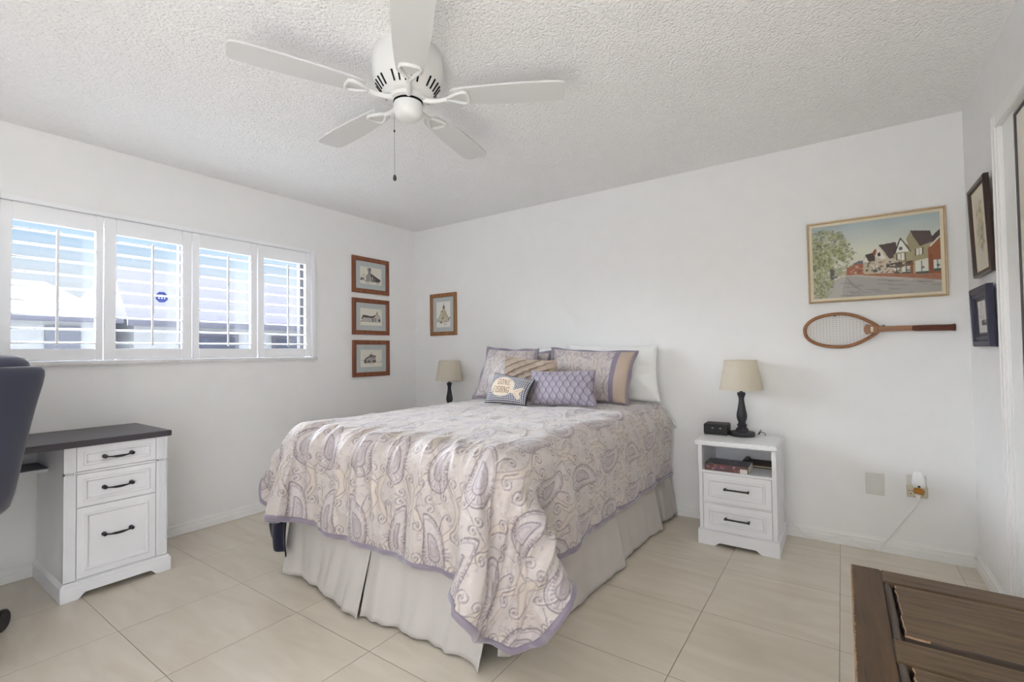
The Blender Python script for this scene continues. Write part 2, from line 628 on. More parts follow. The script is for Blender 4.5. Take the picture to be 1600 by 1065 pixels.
def ceiling_mat():
    m, nt, b = base_mat('popcorn_ceiling')
    b.inputs['Base Color'].default_value = col4((243, 243, 243))
    b.inputs['Roughness'].default_value = 0.95
    b.inputs['Specular IOR Level'].default_value = 0.1
    t = node(nt, 'ShaderNodeTexCoord')
    v = node(nt, 'ShaderNodeTexVoronoi', feature='SMOOTH_F1')
    v.inputs['Scale'].default_value = 95
    nt.links.new(t.outputs['Object'], v.inputs['Vector'])
    n = node(nt, 'ShaderNodeTexNoise')
    n.inputs['Scale'].default_value = 85
    n.inputs['Detail'].default_value = 4
    nt.links.new(t.outputs['Object'], n.inputs['Vector'])
    s = node(nt, 'ShaderNodeMath', operation='SUBTRACT')
    nt.links.new(n.outputs['Fac'], s.inputs[0])
    nt.links.new(v.outputs['Distance'], s.inputs[1])
    bp = node(nt, 'ShaderNodeBump')
    bp.inputs['Strength'].default_value = 0.8
    bp.inputs['Distance'].default_value = 0.0085
    nt.links.new(s.outputs[0], bp.inputs['Height'])
    nt.links.new(bp.outputs[0], b.inputs['Normal'])
    return m
M['ceiling'] = ceiling_mat()

def floor_mat():
    m, nt, b = base_mat('polished_beige_tile')
    t = node(nt, 'ShaderNodeTexCoord')
    sp = node(nt, 'ShaderNodeSeparateXYZ')
    nt.links.new(t.outputs['Object'], sp.inputs[0])
    def mth(op, a, bb=None, c=None):
        n = node(nt, 'ShaderNodeMath', operation=op)
        for i, x in enumerate((a, bb, c)):
            if x is None:
                continue
            if isinstance(x, (int, float)):
                n.inputs[i].default_value = x
            else:
                nt.links.new(x, n.inputs[i])
        return n.outputs[0]
    T = 0.5085
    cells, dist = [], []
    for ax, off in (('X', -0.037), ('Y', 0.722)):
        q = mth('DIVIDE', mth('SUBTRACT', sp.outputs[ax], off), T)
        f = mth('FRACT', q)
        cells.append(mth('FLOOR', q))
        dist.append(mth('MULTIPLY', mth('MINIMUM', f, mth('SUBTRACT', 1.0, f)), T))
    d = mth('MINIMUM', dist[0], dist[1])
    gr = node(nt, 'ShaderNodeMapRange')
    gr.inputs['From Min'].default_value = 0.0009
    gr.inputs['From Max'].default_value = 0.0022
    nt.links.new(d, gr.inputs['Value'])
    cid = node(nt, 'ShaderNodeCombineXYZ')
    nt.links.new(cells[0], cid.inputs[0])
    nt.links.new(cells[1], cid.inputs[1])
    wn_ = node(nt, 'ShaderNodeTexWhiteNoise')
    nt.links.new(cid.outputs[0], wn_.inputs['Vector'])
    sc = node(nt, 'ShaderNodeVectorMath', operation='SCALE')
    nt.links.new(wn_.outputs['Color'], sc.inputs[0])
    sc.inputs['Scale'].default_value = 9.0
    ad = node(nt, 'ShaderNodeVectorMath', operation='ADD')
    nt.links.new(t.outputs['Object'], ad.inputs[0])
    nt.links.new(sc.outputs[0], ad.inputs[1])
    mp = node(nt, 'ShaderNodeMapping')
    mp.inputs['Rotation'].default_value = (0, 0, 0.25)
    mp.inputs['Scale'].default_value = (1.3, 5.5, 1)
    nt.links.new(ad.outputs[0], mp.inputs[0])
    n = node(nt, 'ShaderNodeTexNoise')
    n.inputs['Scale'].default_value = 1.8
    n.inputs['Detail'].default_value = 6
    n.inputs['Distortion'].default_value = 0.8
    nt.links.new(mp.outputs[0], n.inputs['Vector'])
    r = node(nt, 'ShaderNodeValToRGB')
    r.color_ramp.elements[0].position = 0.3
    r.color_ramp.elements[1].position = 0.72
    r.color_ramp.elements[0].color = col4((204, 194, 178))
    r.color_ramp.elements[1].color = col4((216, 208, 194))
    nt.links.new(n.outputs['Fac'], r.inputs[0])
    mx = node(nt, 'ShaderNodeMix', data_type='RGBA')
    nt.links.new(gr.outputs[0], mx.inputs['Factor'])
    mx.inputs['A'].default_value = col4((150, 138, 122))
    nt.links.new(r.outputs[0], mx.inputs['B'])
    nt.links.new(mx.outputs['Result'], b.inputs['Base Color'])
    rr = node(nt, 'ShaderNodeMapRange')
    rr.inputs['To Min'].default_value = 0.7
    rr.inputs['To Max'].default_value = 0.17
    nt.links.new(gr.outputs[0], rr.inputs['Value'])
    nt.links.new(rr.outputs[0], b.inputs['Roughness'])
    b.inputs['Specular IOR Level'].default_value = 0.4
    bp = node(nt, 'ShaderNodeBump')
    bp.inputs['Strength'].default_value = 0.6
    bp.inputs['Distance'].default_value = 0.001
    nt.links.new(gr.outputs[0], bp.inputs['Height'])
    nt.links.new(bp.outputs[0], b.inputs['Normal'])
    return m
M['floor'] = floor_mat()

# ------------------------------------------------------------------ the room shell
YB = -1.40          # rear wall, behind the camera
def fl_(u, v, w): return Vector((L + w, u, v))          # on the left wall
def fb_(u, v, w): return Vector((u, D - w, v))          # on the back wall
def fr_(u, v, w): return Vector((RW - w, u, v))         # on the right wall

structure(MB().box(L - 0.2, RW + 0.2, YB - 0.15, D + 0.2, -0.12, 0).build('floor', M['floor']))
structure(MB().box(L - 0.2, RW + 0.2, YB - 0.15, D + 0.2, H, H + 0.12).build('ceiling', M['ceiling']))
structure(MB().box(L - 0.2, RW + 0.2, D, D + 0.2, 0, H).build('wall_back', M['wall']))
WY0, WY1, WZ0, WZ1 = 0.50, 2.285, 1.16, 2.02
b = MB()
b.box(L - 0.2, L, YB - 0.15, WY0, 0, H).box(L - 0.2, L, WY1, D, 0, H)
b.box(L - 0.2, L, WY0, WY1, 0, WZ0).box(L - 0.2, L, WY0, WY1, WZ1, H)
structure(b.build('wall_left', M['wall']))
DY0, DY1, DZ = 1.05, 2.765, 2.082
b = MB()
b.box(RW, RW + 0.2, YB - 0.15, DY0, 0, H).box(RW, RW + 0.2, DY1, D, 0, H).box(RW, RW + 0.2, DY0, DY1, DZ, H)
structure(b.build('wall_right', M['wall']))
b = MB()
b.box(L, -1.12, YB - 0.15, YB, 0, H).box(0.52, RW, YB - 0.15, YB, 0, H).box(-1.12, 0.52, YB - 0.15, YB, 2.24, H)  # opening added in the unseen rear wall to let fill light in
structure(b.build('wall_rear', M['wall']))
b = MB()
for x in (-1.12, -0.32, 0.48):
    b.box(x, x + 0.04, YB - 0.10, YB - 0.05, 0, 2.24)
b.box(-1.12, 0.52, YB - 0.10, YB - 0.05, 2.2, 2.24).box(-1.12, 0.52, YB - 0.10, YB - 0.05, 0, 0.03)
structure(b.build('added_rear_door', M['trim']))  # frame of the added opening, out of view

# baseboards with a stepped profile
BPROF = [(0, 0), (0.015, 0), (0.015, 0.040), (0.012, 0.046), (0.012, 0.062), (0.006, 0.070), (0.005, 0.077), (0, 0.077)]
def baseboard(name, fr, u0, u1):
    b = MB()
    a = [fr(u0, h, w) for w, h in BPROF]
    c = [fr(u1, h, w) for w, h in BPROF]
    n = len(BPROF)
    b.faces(a + c, [tuple(range(n))[::-1], tuple(range(n, 2 * n))] + [(i, (i + 1) % n, n + (i + 1) % n, n + i) for i in range(n)])
    structure(b.build(name, M['trim']))
baseboard('baseboard_left', fl_, YB, D)
baseboard('baseboard_back', fb_, L + 0.015, RW - 0.015)
baseboard('baseboard_right', fr_, DY1 + 0.06, D)

# closet opening on the right wall: casing and mirrored sliding door
b = MB()
for fr2, (u0, u1, v0, v1) in ((fr_, (DY1, DY1 + 0.06, 0, DZ + 0.055)), (fr_, (DY0 - 0.06, DY0, 0, DZ + 0.055))):
    b.box(RW - 0.012, RW, u0, u1, v0, v1, 0.003)
    b.box(RW - 0.018, RW - 0.008, u0 + 0.012, u1 - 0.022, v0, v1, 0.003)
    b.box(RW - 0.021, RW - 0.008, u1 - 0.018 if u0 == DY1 else u0 + 0.004, u1 - 0.006 if u0 == DY1 else u0 + 0.016, v0, v1, 0.003)
b.box(RW - 0.016, RW, DY0 - 0.06, DY1 + 0.06, DZ, DZ + 0.055, 0.003)
structure(b.build('trim_1', M['trim']))
structure(MB().box(RW + 0.004, RW + 0.06, 2.622, DY1, 0, DZ).build('trim_2', M['trim']))
d1 = structure(MB().box(RW + 0.012, RW + 0.04, DY0, 2.612, 0.02, DZ - 0.002).build('door_1', M['door_cream']))
b = MB()
b.box(RW + 0.006, RW + 0.045, 2.610, 2.622, 0.01, DZ - 0.010, 0.002).box(RW + 0.006, RW + 0.045, DY0, 2.622, DZ - 0.022, DZ - 0.010, 0.002)
b.build('door_frame', M['bronze'], d1)

# ------------------------------------------------------------------ window: sill, frame, glass, plantation shutters
def window():
    b = MB()
    for y in (0.50, 1.368, 2.252):
        b.box(L - 0.145, L - 0.10, y, y + (0.022 if y == 1.368 else 0.034), WZ0, WZ1)
    b.box(L - 0.145, L - 0.10, WY0, WY1, WZ0, WZ0 + 0.02).box(L - 0.145, L - 0.10, WY0, WY1, WZ1 - 0.02, WZ1)
    w = structure(b.build('window_1', M['bronze']))
    MB().box(L - 0.124, L - 0.120, WY0 + 0.03, WY1 - 0.03, WZ0 + 0.02, WZ1 - 0.02).build('glass_pane', M['glass'], w)
    MB().box(L - 0.10, L + 0.034, 0.44, 2.335, 1.134, 1.158, 0.006).build('window_sill', M['marble'], w)
    b = MB()
    b.box(L + 0.0, L + 0.028, 0.462, 0.4985, 1.158, 2.048, 0.004).box(L + 0.0, L + 0.028, 2.280, 2.316, 1.158, 2.048, 0.004)
    b.box(L + 0.0, L + 0.028, 0.4985, 2.280, 2.022, 2.048, 0.004)
    b.box(L - 0.03, L + 0.0, 0.497, 0.5, 1.16, 2.02).box(L - 0.03, L + 0.0, 2.2805, 2.285, 1.16, 2.02)
    b.box(L + 0.004, L + 0.024, 0.468, 2.31, 2.030, 2.044)
    b.build('shutter_frame', M['shutter'], w)
window()

def shutter(y0, y1, o0, o1, label):
    t = thing('shutter_panel', label, 'window shutter', (L, (y0 + y1) / 2, WZ0 + 0.004), 'white shutters over the window')
    z0, z1, oz0, oz1 = WZ0 + 0.003, 2.017, 1.228, 1.922
    x0, x1 = L - 0.012, L + 0.016
    b = MB()
    b.box(x0, x1, y0, o0, z0, z1, 0.003).box(x0, x1, o1, y1, z0, z1, 0.003)
    b.box(x0, x1, o0, o1, z0, oz0, 0.003).box(x0, x1, o0, o1, oz1, z1, 0.003)
    b.build('panel_frame', M['shutter'], t)
    n = 9
    p = (oz1 - oz0) / n
    for k in range(n):
        zc = oz0 + p * (k + 0.5) - 0.004
        b = MB()
        pts = []
        for q in range(18):
            a = 2 * math.pi * q / 18
            pts.append((0.0445 * math.copysign(abs(math.cos(a)) ** 0.7, math.cos(a)), 0.0055 * math.sin(a)))
        ti = math.radians(4.0)
        A = [Vector((L + 0.002 + u * math.cos(ti) + v * math.sin(ti), o0 + 0.001, zc - u * math.sin(ti) + v * math.cos(ti))) for u, v in pts]
        Bq = [Vector((p_.x, o1 - 0.001, p_.z)) for p_ in A]
        b.faces(A + Bq, [tuple(range(18))[::-1], tuple(range(18, 36))] + [(i, (i + 1) % 18, 18 + (i + 1) % 18, 18 + i) for i in range(18)])
        b.build('louver', M['shutter'], t, smooth=30)
    ym = (o0 + o1) / 2
    MB().box(L + 0.044, L + 0.056, ym - 0.006, ym + 0.006, oz0 + 0.016, oz1 - 0.03, 0.003).build('tilt_rod', M['shutter'], t)
shutter(0.502, 0.929, 0.547, 0.894, 'white louvered shutter panel at the left end of the window, above the navy chair')
shutter(0.933, 1.399, 0.990, 1.342, 'white louvered shutter panel with the blue sticker visible between its slats')
shutter(1.403, 1.839, 1.445, 1.790, 'white louvered shutter panel third from the left, neighbour roof showing through')
shutter(1.843, 2.277, 1.890, 2.233, 'white louvered shutter panel at the right end of the window, nearest the small framed pictures')

def sticker():
    t = thing('sticker', 'small dark blue octagonal security sticker on the window glass, behind the second shutter', 'sticker', (L - 0.119, 1.272, 1.575))
    b = MB()
    pts = [(1.272 + 0.038 * math.cos(math.pi / 8 + k * math.pi / 4), 1.577 + 0.038 * math.sin(math.pi / 8 + k * math.pi / 4)) for k in range(8)]
    b.prism(pts, -0.1195, -0.1188, fl_)
    b.build('backing', mat('sticker_blue', (44, 54, 112), 0.5), t)
    b = MB()
    for (u, v, w_, h_) in ((1.252, 1.566, 0.008, 0.011), (1.268, 1.566, 0.008, 0.011), (1.284, 1.566, 0.008, 0.011)):
        b.prism([(u, v), (u + w_, v), (u + w_ / 2, v + h_)], -0.1188, -0.1184, fl_)
    b.build('lettering', mat('sticker_white', (225, 230, 240), 0.5), t)
sticker()

# ------------------------------------------------------------------ neighbours seen through the slats
def neighbour():
    t = thing('neighbour_house', 'white neighbouring house with grey shingle roof, seen through the right shutters', 'house', (-9.6, 5.4, -0.1))
    MB().box(-13, -9.2, 2.75, 12, -0.1, 1.9).build('wall', M['stucco'], t)
    b = MB()
    A = [(-8.8, 2.55, 1.78), (-8.8, 12.2, 1.78), (-11.0, 12.2, 2.84), (-11.0, 2.95, 2.84), (-13.4, 12.2, 1.78), (-13.4, 2.55, 1.78)]
    b.faces(A, [(0, 1, 2, 3), (3, 2, 4, 5), (0, 3, 5), (1, 4, 2), (0, 5, 4, 1)])
    b.build('roof', M['shingle'], t)
    MB().box(-8.83, -8.78, 2.55, 12.2, 1.66, 1.79).build('fascia', M['fascia'], t)
    for y0, y1, z0, z1 in ((3.55, 4.25, 0.9, 1.52), (5.0, 5.55, 0.9, 1.50)):
        w = MB().box(-9.22, -9.16, y0, y1, z0, z1).build('window', M['extglass'], t)
        b = MB().box(-9.16, -9.13, y0 - 0.06, y1 + 0.06, z1, z1 + 0.06).box(-9.16, -9.13, y0 - 0.06, y0, z0, z1).box(-9.16, -9.13, y1, y1 + 0.06, z0, z1)
        b.build('window_frame', M['fascia'], w)
    t = thing('white_roofed_house', 'pale neighbouring house with a white roof, seen through the left shutters', 'house', (-9.6, 0, -0.1))
    MB().box(-13, -9.2, -6, 2.3, -0.1, 1.9).build('wall', M['stucco'], t)
    b = MB()
    A = [(-8.8, -6.2, 1.75), (-8.8, 2.5, 1.75), (-11.2, 2.1, 2.5), (-11.2, -6.2, 2.5), (-13.6, 2.5, 1.75), (-13.6, -6.2, 1.75)]
    b.faces(A, [(0, 1, 2, 3), (3, 2, 4, 5), (1, 4, 2), (0, 3, 5), (0, 5, 4, 1)])
    b.build('roof', M['pale_roof'], t)
    MB().box(-8.83, -8.78, -6.2, 2.5, 1.69, 1.76).build('fascia', M['fascia'], t)
    MB().box(-9.22, -9.16, 1.72, 2.1, 0.7, 1.64).build('window', M['extglass'], t)
    structure(MB().box(-40, L - 0.25, -30, 30, -0.3, -0.12).box(L - 0.25, 30, -30, YB - 0.2, -0.3, -0.13).build('ground', M['paving']))
neighbour()

# ------------------------------------------------------------------ ceiling fan
def fan():
    cx, cy = -1.484, 1.389
    t = thing('ceiling_fan', 'white five-blade ceiling fan mounted close to the textured ceiling', 'ceiling fan', (cx, cy, H))
    c = (cx, cy, H)
    MB().lathe([(0.142, 0), (0.142, -0.006), (0.146, -0.010), (0.147, -0.05), (0.147, -0.095), (0.143, -0.115), (0.132, -0.135), (0.112, -0.162), (0.100, -0.176), (0.092, -0.182), (0.05, -0.184)], c, 56).build('motor_housing', M['fan'], t, smooth=50)
    for k in range(30):
        b = MB()
        a = 2 * math.pi * k / 30
        if k % 6 == 5:
            continue
        d = Vector((math.cos(a), math.sin(a), 0))
        s = Vector((-math.sin(a), math.cos(a), 0))
        p0 = Vector(c) + d * 0.1345 + Vector((0, 0, -0.1345))
        p1 = Vector(c) + d * 0.1090 + Vector((0, 0, -0.1685))
        nrm = (d * 0.8 - Vector((0, 0, 0.6))).normalized() * 0.0015
        q = [p0 - s * 0.0035 + nrm, p0 + s * 0.0035 + nrm, p1 + s * 0.0030 + nrm, p1 - s * 0.0030 + nrm]
        qi = [v - nrm * 4 for v in q]
        b.faces(q + qi, [(0, 1, 2, 3), (7, 6, 5, 4), (0, 4, 5, 1), (1, 5, 6, 2), (2, 6, 7, 3), (3, 7, 4, 0)])
        b.build('vent_slot', M['slot'], t)
    for a in (2.6, 3.25, 5.9):
        b = MB()
        p = Vector(c) + Vector((math.cos(a) * 0.1475, math.sin(a) * 0.1475, -0.02))
        b.lathe([(0.005, -0.002), (0.005, 0.002), (0.002, 0.003)], p, 10, (math.cos(a), math.sin(a), 0))
        b.build('screw', M['bronze'], t)
    MB().lathe([(0.078, -0.184), (0.078, -0.200), (0.068, -0.203)], c, 40).build('flywheel', M['fan'], t, smooth=40)
    MB().lathe([(0.062, -0.202), (0.062, -0.211)], c, 40).build('gap_ring', M['slot'], t, smooth=40)
    MB().lathe([(0.060, -0.211), (0.0615, -0.216), (0.061, -0.245), (0.056, -0.262), (0.044, -0.274), (0.03, -0.279), (0.006, -0.281)], c, 40).build('switch_housing', M['fan'], t, smooth=40)
    for k in range(5):
        a = math.radians(30.6 + 72 * k)
        d = Vector((math.cos(a), math.sin(a), 0))
        s = Vector((-math.sin(a), math.cos(a), 0))
        pit = math.radians(3.0)
        n = (Vector((0, 0, 1)) * math.cos(pit) + s * math.sin(pit)).normalized()
        e = d.cross(n) * -1
        if e.dot(s) < 0:
            e = -e
        o = Vector(c) + Vector((0, 0, -0.187))
        def P(r, w, h):
            return o + d * r + e * w + n * h
        # blade outline
        prof = [(0.185, 0.040), (0.20, 0.050), (0.26, 0.057), (0.36, 0.064), (0.48, 0.0685), (0.58, 0.0685), (0.630, 0.066), (0.650, 0.060), (0.662, 0.046)]
        out = [(r, w) for r, w in prof] + [(r, -w) for r, w in prof[::-1]]
        b = MB()
        up = [P(r, w, 0.004) for r, w in out]
        dn = [P(r, w, -0.003) for r, w in out]
        m = len(out)
        b.faces(up + dn, [tuple(range(m)), tuple(range(m, 2 * m))[::-1]] + [(i, m + i, m + (i + 1) % m, (i + 1) % m) for i in range(m)])
        bl = b.build('blade', M['blade'], t)
        # blade iron: curved arm and triangular loop on the underside
        b = MB()
        hub = o + d * 0.066 + Vector((0, 0, -0.010))
        b.tube([hub, o + d * 0.10 + Vector((0, 0, -0.016)), P(0.135, 0, -0.016), P(0.165, 0, -0.011)], [0.013, 0.011, 0.010, 0.010], 10)
        loop = [(0.160, 0.0), (0.185, 0.016), (0.215, 0.032), (0.238, 0.040), (0.252, 0.034), (0.256, 0.016), (0.257, 0.0), (0.256, -0.016), (0.252, -0.034), (0.238, -0.040), (0.215, -0.032), (0.185, -0.016)]
        b.tube([P(r, w, -0.009) for r, w in loop], 0.0075, 10, closed=True)
        b.build('blade_bracket', M['fan'], bl, smooth=60)
    # pull chain
    p = Vector((cx, cy, 0)) + Vector((-0.050, -0.033, 2.193))
    b = MB()
    z = 2.193
    while z > 1.93:
        b.lathe([(0.0004, 0.0014), (0.0014, 0), (0.0004, -0.0014)], (p.x, p.y, z), 6)
        z -= 0.0034
    b.tube([(p.x, p.y, 2.193), (p.x, p.y, 1.92)], 0.0006, 6)
    ch = b.build('pull_chain', M['chain'], t)
    MB().lathe([(0.001, 0.004), (0.0035, 0.001), (0.0035, -0.004), (0.001, -0.008)], (p.x, p.y, 2.118), 12).build('chain_coupling', M['boxtop'], ch, smooth=60)
    MB().lathe([(0.001, 0.006), (0.005, 0.002), (0.0075, -0.008), (0.0075, -0.014), (0.004, -0.020), (0.001, -0.022)], (p.x, p.y, 1.924), 16).build('chain_pull', M['boxtop'], ch, smooth=60)
fan()

# ------------------------------------------------------------------ white desk with drawers, left of the bed
def arch_board(b, u0, u1, zt, foot, lift, fr, w0, w1):
    pts = [(u0, 0), (u0 + foot, 0)]
    for k in range(7):
        q = k / 6
        pts.append((u0 + foot + 0.035 * q, lift * (0.5 - 0.5 * math.cos(math.pi * q))))
    for k in range(7):
        q = 1 - k / 6
        pts.append((u1 - foot - 0.035 * q, lift * (0.5 - 0.5 * math.cos(math.pi * q))))
    pts += [(u1 - foot, 0), (u1, 0), (u1, zt), (u0, zt)]
    b.prism(pts, w0, w1, fr)

def moulded_front(b, u0, u1, v0, v1, fr, rim):
    b.nest(u0, u1, v0, v1, [(0, -0.014), (0, 0.0), (0.001, 0.001), (rim, 0.001), (rim + 0.004, 0.006), (rim + 0.010, 0.0065), (rim + 0.014, 0.003), (rim + 0.018, -0.004), (rim + 0.021, -0.004)], fr)

def bail_handle(u, v, half, fr, parent):
    b = MB()
    for s in (-1, 1):
        b.lathe([(0.0105, 0), (0.0105, 0.003), (0.008, 0.006), (0.007, 0.015), (0.009, 0.019), (0.0095, 0.024), (0.006, 0.029)], fr(u + s * half, v, -0.004), 18, fr(0, 0, 1) - fr(0, 0, 0))
    pts, r = [], []
    for k in range(15):
        q = -1 + 2 * k / 14
        pts.append(fr(u + q * half, v - 0.006 * (1 - q * q), 0.020))
        r.append(0.0036 + 0.0028 * math.exp(-(q / 0.45) ** 4))
    b.tube(pts, r, 10)
    return b.build('handle', M['black'], parent, smooth=50)

def desk():
    t = thing('desk', 'white desk with dark top, three drawers and black handles, under the window', 'desk', (-3.36, 0.30, 0))
    FX = -3.10
    MB().box(L + 0.012, -3.075, -0.60, 1.094, 0.737, 0.768, 0.003).build('desktop', M['desktop'], t)
    def ff(u, v, w): return Vector((FX + w, u, v))
    for y0, mirror in ((0.653, False), (-0.535, True)):
        y1 = y0 + 0.427
        b = MB()
        XB = L + 0.02
        b.box(XB, FX - 0.016, y0, y1, 0.06, 0.737)
        b.box(FX - 0.02, FX, y0, y0 + 0.045, 0.07, 0.737).box(FX - 0.02, FX, y1 - 0.050, y1, 0.07, 0.737)
        b.box(FX - 0.02, FX, y0, y1, 0.07, 0.0885).box(FX - 0.02, FX, y0, y1, 0.602, 0.612)
        for k in range(4):
            b.box(FX - 0.001, FX + 0.0035, y0 + 0.006 + k * 0.0095, y0 + 0.0115 + k * 0.0095, 0.10, 0.730, 0.0015)
            b.box(FX - 0.001, FX + 0.0035, y1 - 0.0115 - k * 0.0095, y1 - 0.006 - k * 0.0095, 0.10, 0.730, 0.0015)
        # plinth with an arched front and a sloped cap
        arch_board(b, y0 - 0.014, y1 + 0.014, 0.070, 0.062, 0.026, ff, 0.0, 0.016)
        b.prism([(y0 - 0.014, 0.070), (y1 + 0.014, 0.070), (y1 + 0.004, 0.086), (y0 - 0.004, 0.086)], -0.002, 0.010, ff)
        for ya, yb in ((y0 - 0.014, y0), (y1, y1 + 0.014)):
            b.box(XB, FX - 0.0005, ya, yb, 0, 0.0695)
            b.faces([(XB, ya, .07), (FX + .016, ya, .07), (FX + .016, yb, .07), (XB, yb, .07), (XB, (y0 if ya < y0 else y1), .086), (FX, (y0 if ya < y0 else y1), .086)],
                    [(0, 1, 5, 4), (3, 4, 5, 2), (0, 4, 3), (1, 2, 5)])
        b.build('pedestal', M['white'], t)
        for v0, v1 in ((0.615, 0.734), (0.438, 0.599), (0.092, 0.434)):
            b = MB()
            moulded_front(b, y0 + 0.048, y1 - 0.053, v0, v1, ff, 0.024 if v1 - v0 < 0.2 else 0.030)
            d = b.build('drawer', M['white'], t)
            bail_handle((y0 + y1) / 2 - 0.003, (v0 + v1) / 2 - 0.002 + (0.02 if v1 - v0 > .3 else 0), 0.056, ff, d)
    b = MB().box(-3.62, -3.38, -0.108, 0.653, 0.590, 0.606, 0.002)
    b.build('open_shelf', M['white'], t)
    MB().box(-3.62, -3.381, -0.107, 0.652, 0.606, 0.611).build('shelf_mat', M['desktop'], t)
    MB().box(-3.622, -3.612, -0.108, 0.653, 0.590, 0.737).build('back_panel', M['white'], t)
desk()

# ------------------------------------------------------------------ navy office chair at the left edge
def chair():
    yc, xc = 0.13, -2.62
    t = thing('office_chair', 'navy upholstered swivel chair seen from behind, tucked up to the white desk', 'office chair', (-2.90, yc, 0))
    def loft(rows, n=44):
        b = MB()
        rings = []
        for z, hw, th, xo, wing in rows:
            ring = []
            for k in range(n):
                a = 2 * math.pi * k / n
                cy_, sy_ = math.cos(a), math.sin(a)
                u = hw * math.copysign(abs(cy_) ** 0.55, cy_)
                w = th * math.copysign(abs(sy_) ** 0.8, sy_)
                ring.append(b.bm.verts.new((xo + w - wing * (u / max(hw, .01)) ** 2, yc + u, z)))
            rings.append(ring)
        for i in range(len(rings) - 1):
            for k in range(n):
                b.bm.faces.new([rings[i][k], rings[i][(k + 1) % n], rings[i + 1][(k + 1) % n], rings[i + 1][k]])
        b.bm.faces.new(rings[0][::-1])
        b.bm.faces.new(rings[-1])
        return b
    rows = []
    zs = [0.560, 0.566, 0.58, 0.60, 0.65, 0.72, 0.80, 0.90, 1.00, 1.07, 1.105, 1.125, 1.138, 1.143]
    hw = [0.205, 0.240, 0.262, 0.280, 0.292, 0.302, 0.313, 0.330, 0.351, 0.369, 0.376, 0.376, 0.368, 0.355]
    th = [0.012, 0.026, 0.034, 0.038, 0.040, 0.040, 0.040, 0.040, 0.040, 0.040, 0.038, 0.034, 0.026, 0.014]
    for z, h_, q in zip(zs, hw, th):
        s = (z - 0.56) / 0.58
        rows.append((z, h_, q, xc + 0.03 + 0.05 * math.sin(s * 2.6) - 0.03 * s, 0.10))
    loft(rows).build('backrest', M['navy'], t, smooth='all')
    rows = []
    for z, h_, q in ((1.00, 0.31, 0.03), (1.06, 0.332, 0.05), (1.10, 0.342, 0.062), (1.135, 0.344, 0.066), (1.16, 0.338, 0.062), (1.178, 0.325, 0.05), (1.188, 0.30, 0.03), (1.190, 0.28, 0.015)):
        rows.append((z, h_, q, xc - 0.035, 0.09))
    loft(rows).build('headrest', M['navy_lt'], t, smooth='all')
    rows = [(0.40, 0.20, 0.18, -2.92, 0), (0.412, 0.215, 0.225, -2.92, 0), (0.44, 0.225, 0.24, -2.92, 0), (0.48, 0.225, 0.24, -2.92, 0), (0.505, 0.215, 0.225, -2.92, 0), (0.512, 0.19, 0.18, -2.92, 0)]
    loft(rows).build('seat', M['navy'], t, smooth='all')
    MB().tube([(-2.80, yc, 0.40), (-2.66, yc, 0.41), (-2.60, yc, 0.50), (-2.585, yc, 0.66)], 0.02, 10, flat=1.6).build('back_bracket', M['black'], t, smooth=50)
    MB().lathe([(0.03, 0.10), (0.03, 0.24), (0.02, 0.245), (0.02, 0.40)], (-2.90, yc, 0), 24).build('gas_lift', M['black'], t, smooth=40)
    for k in range(5):
        a = math.radians(111 + 72 * k)
        d = Vector((math.cos(a), math.sin(a), 0))
        c = Vector((-2.90, yc, 0))
        b = MB().tube([c + d * 0.02 + Vector((0, 0, 0.13)), c + d * 0.16 + Vector((0, 0, 0.115)), c + d * 0.315 + Vector((0, 0, 0.088))], [0.028, 0.022, 0.018], 12)
        leg = b.build('base_leg', M['gloss_black'], t, smooth=50)
        s = Vector((-math.sin(a + 0.6), math.cos(a + 0.6), 0))
        b = MB()
        for q in (-1, 1):
            b.lathe([(0.022, -0.010), (0.040, -0.011), (0.046, -0.006), (0.046, 0.006), (0.040, 0.011), (0.022, 0.010)], c + d * 0.315 + s * 0.016 * q + Vector((0, 0, 0.046)), 28, s)
        b.build('caster', M['gloss_black'], leg, smooth=40)
chair()

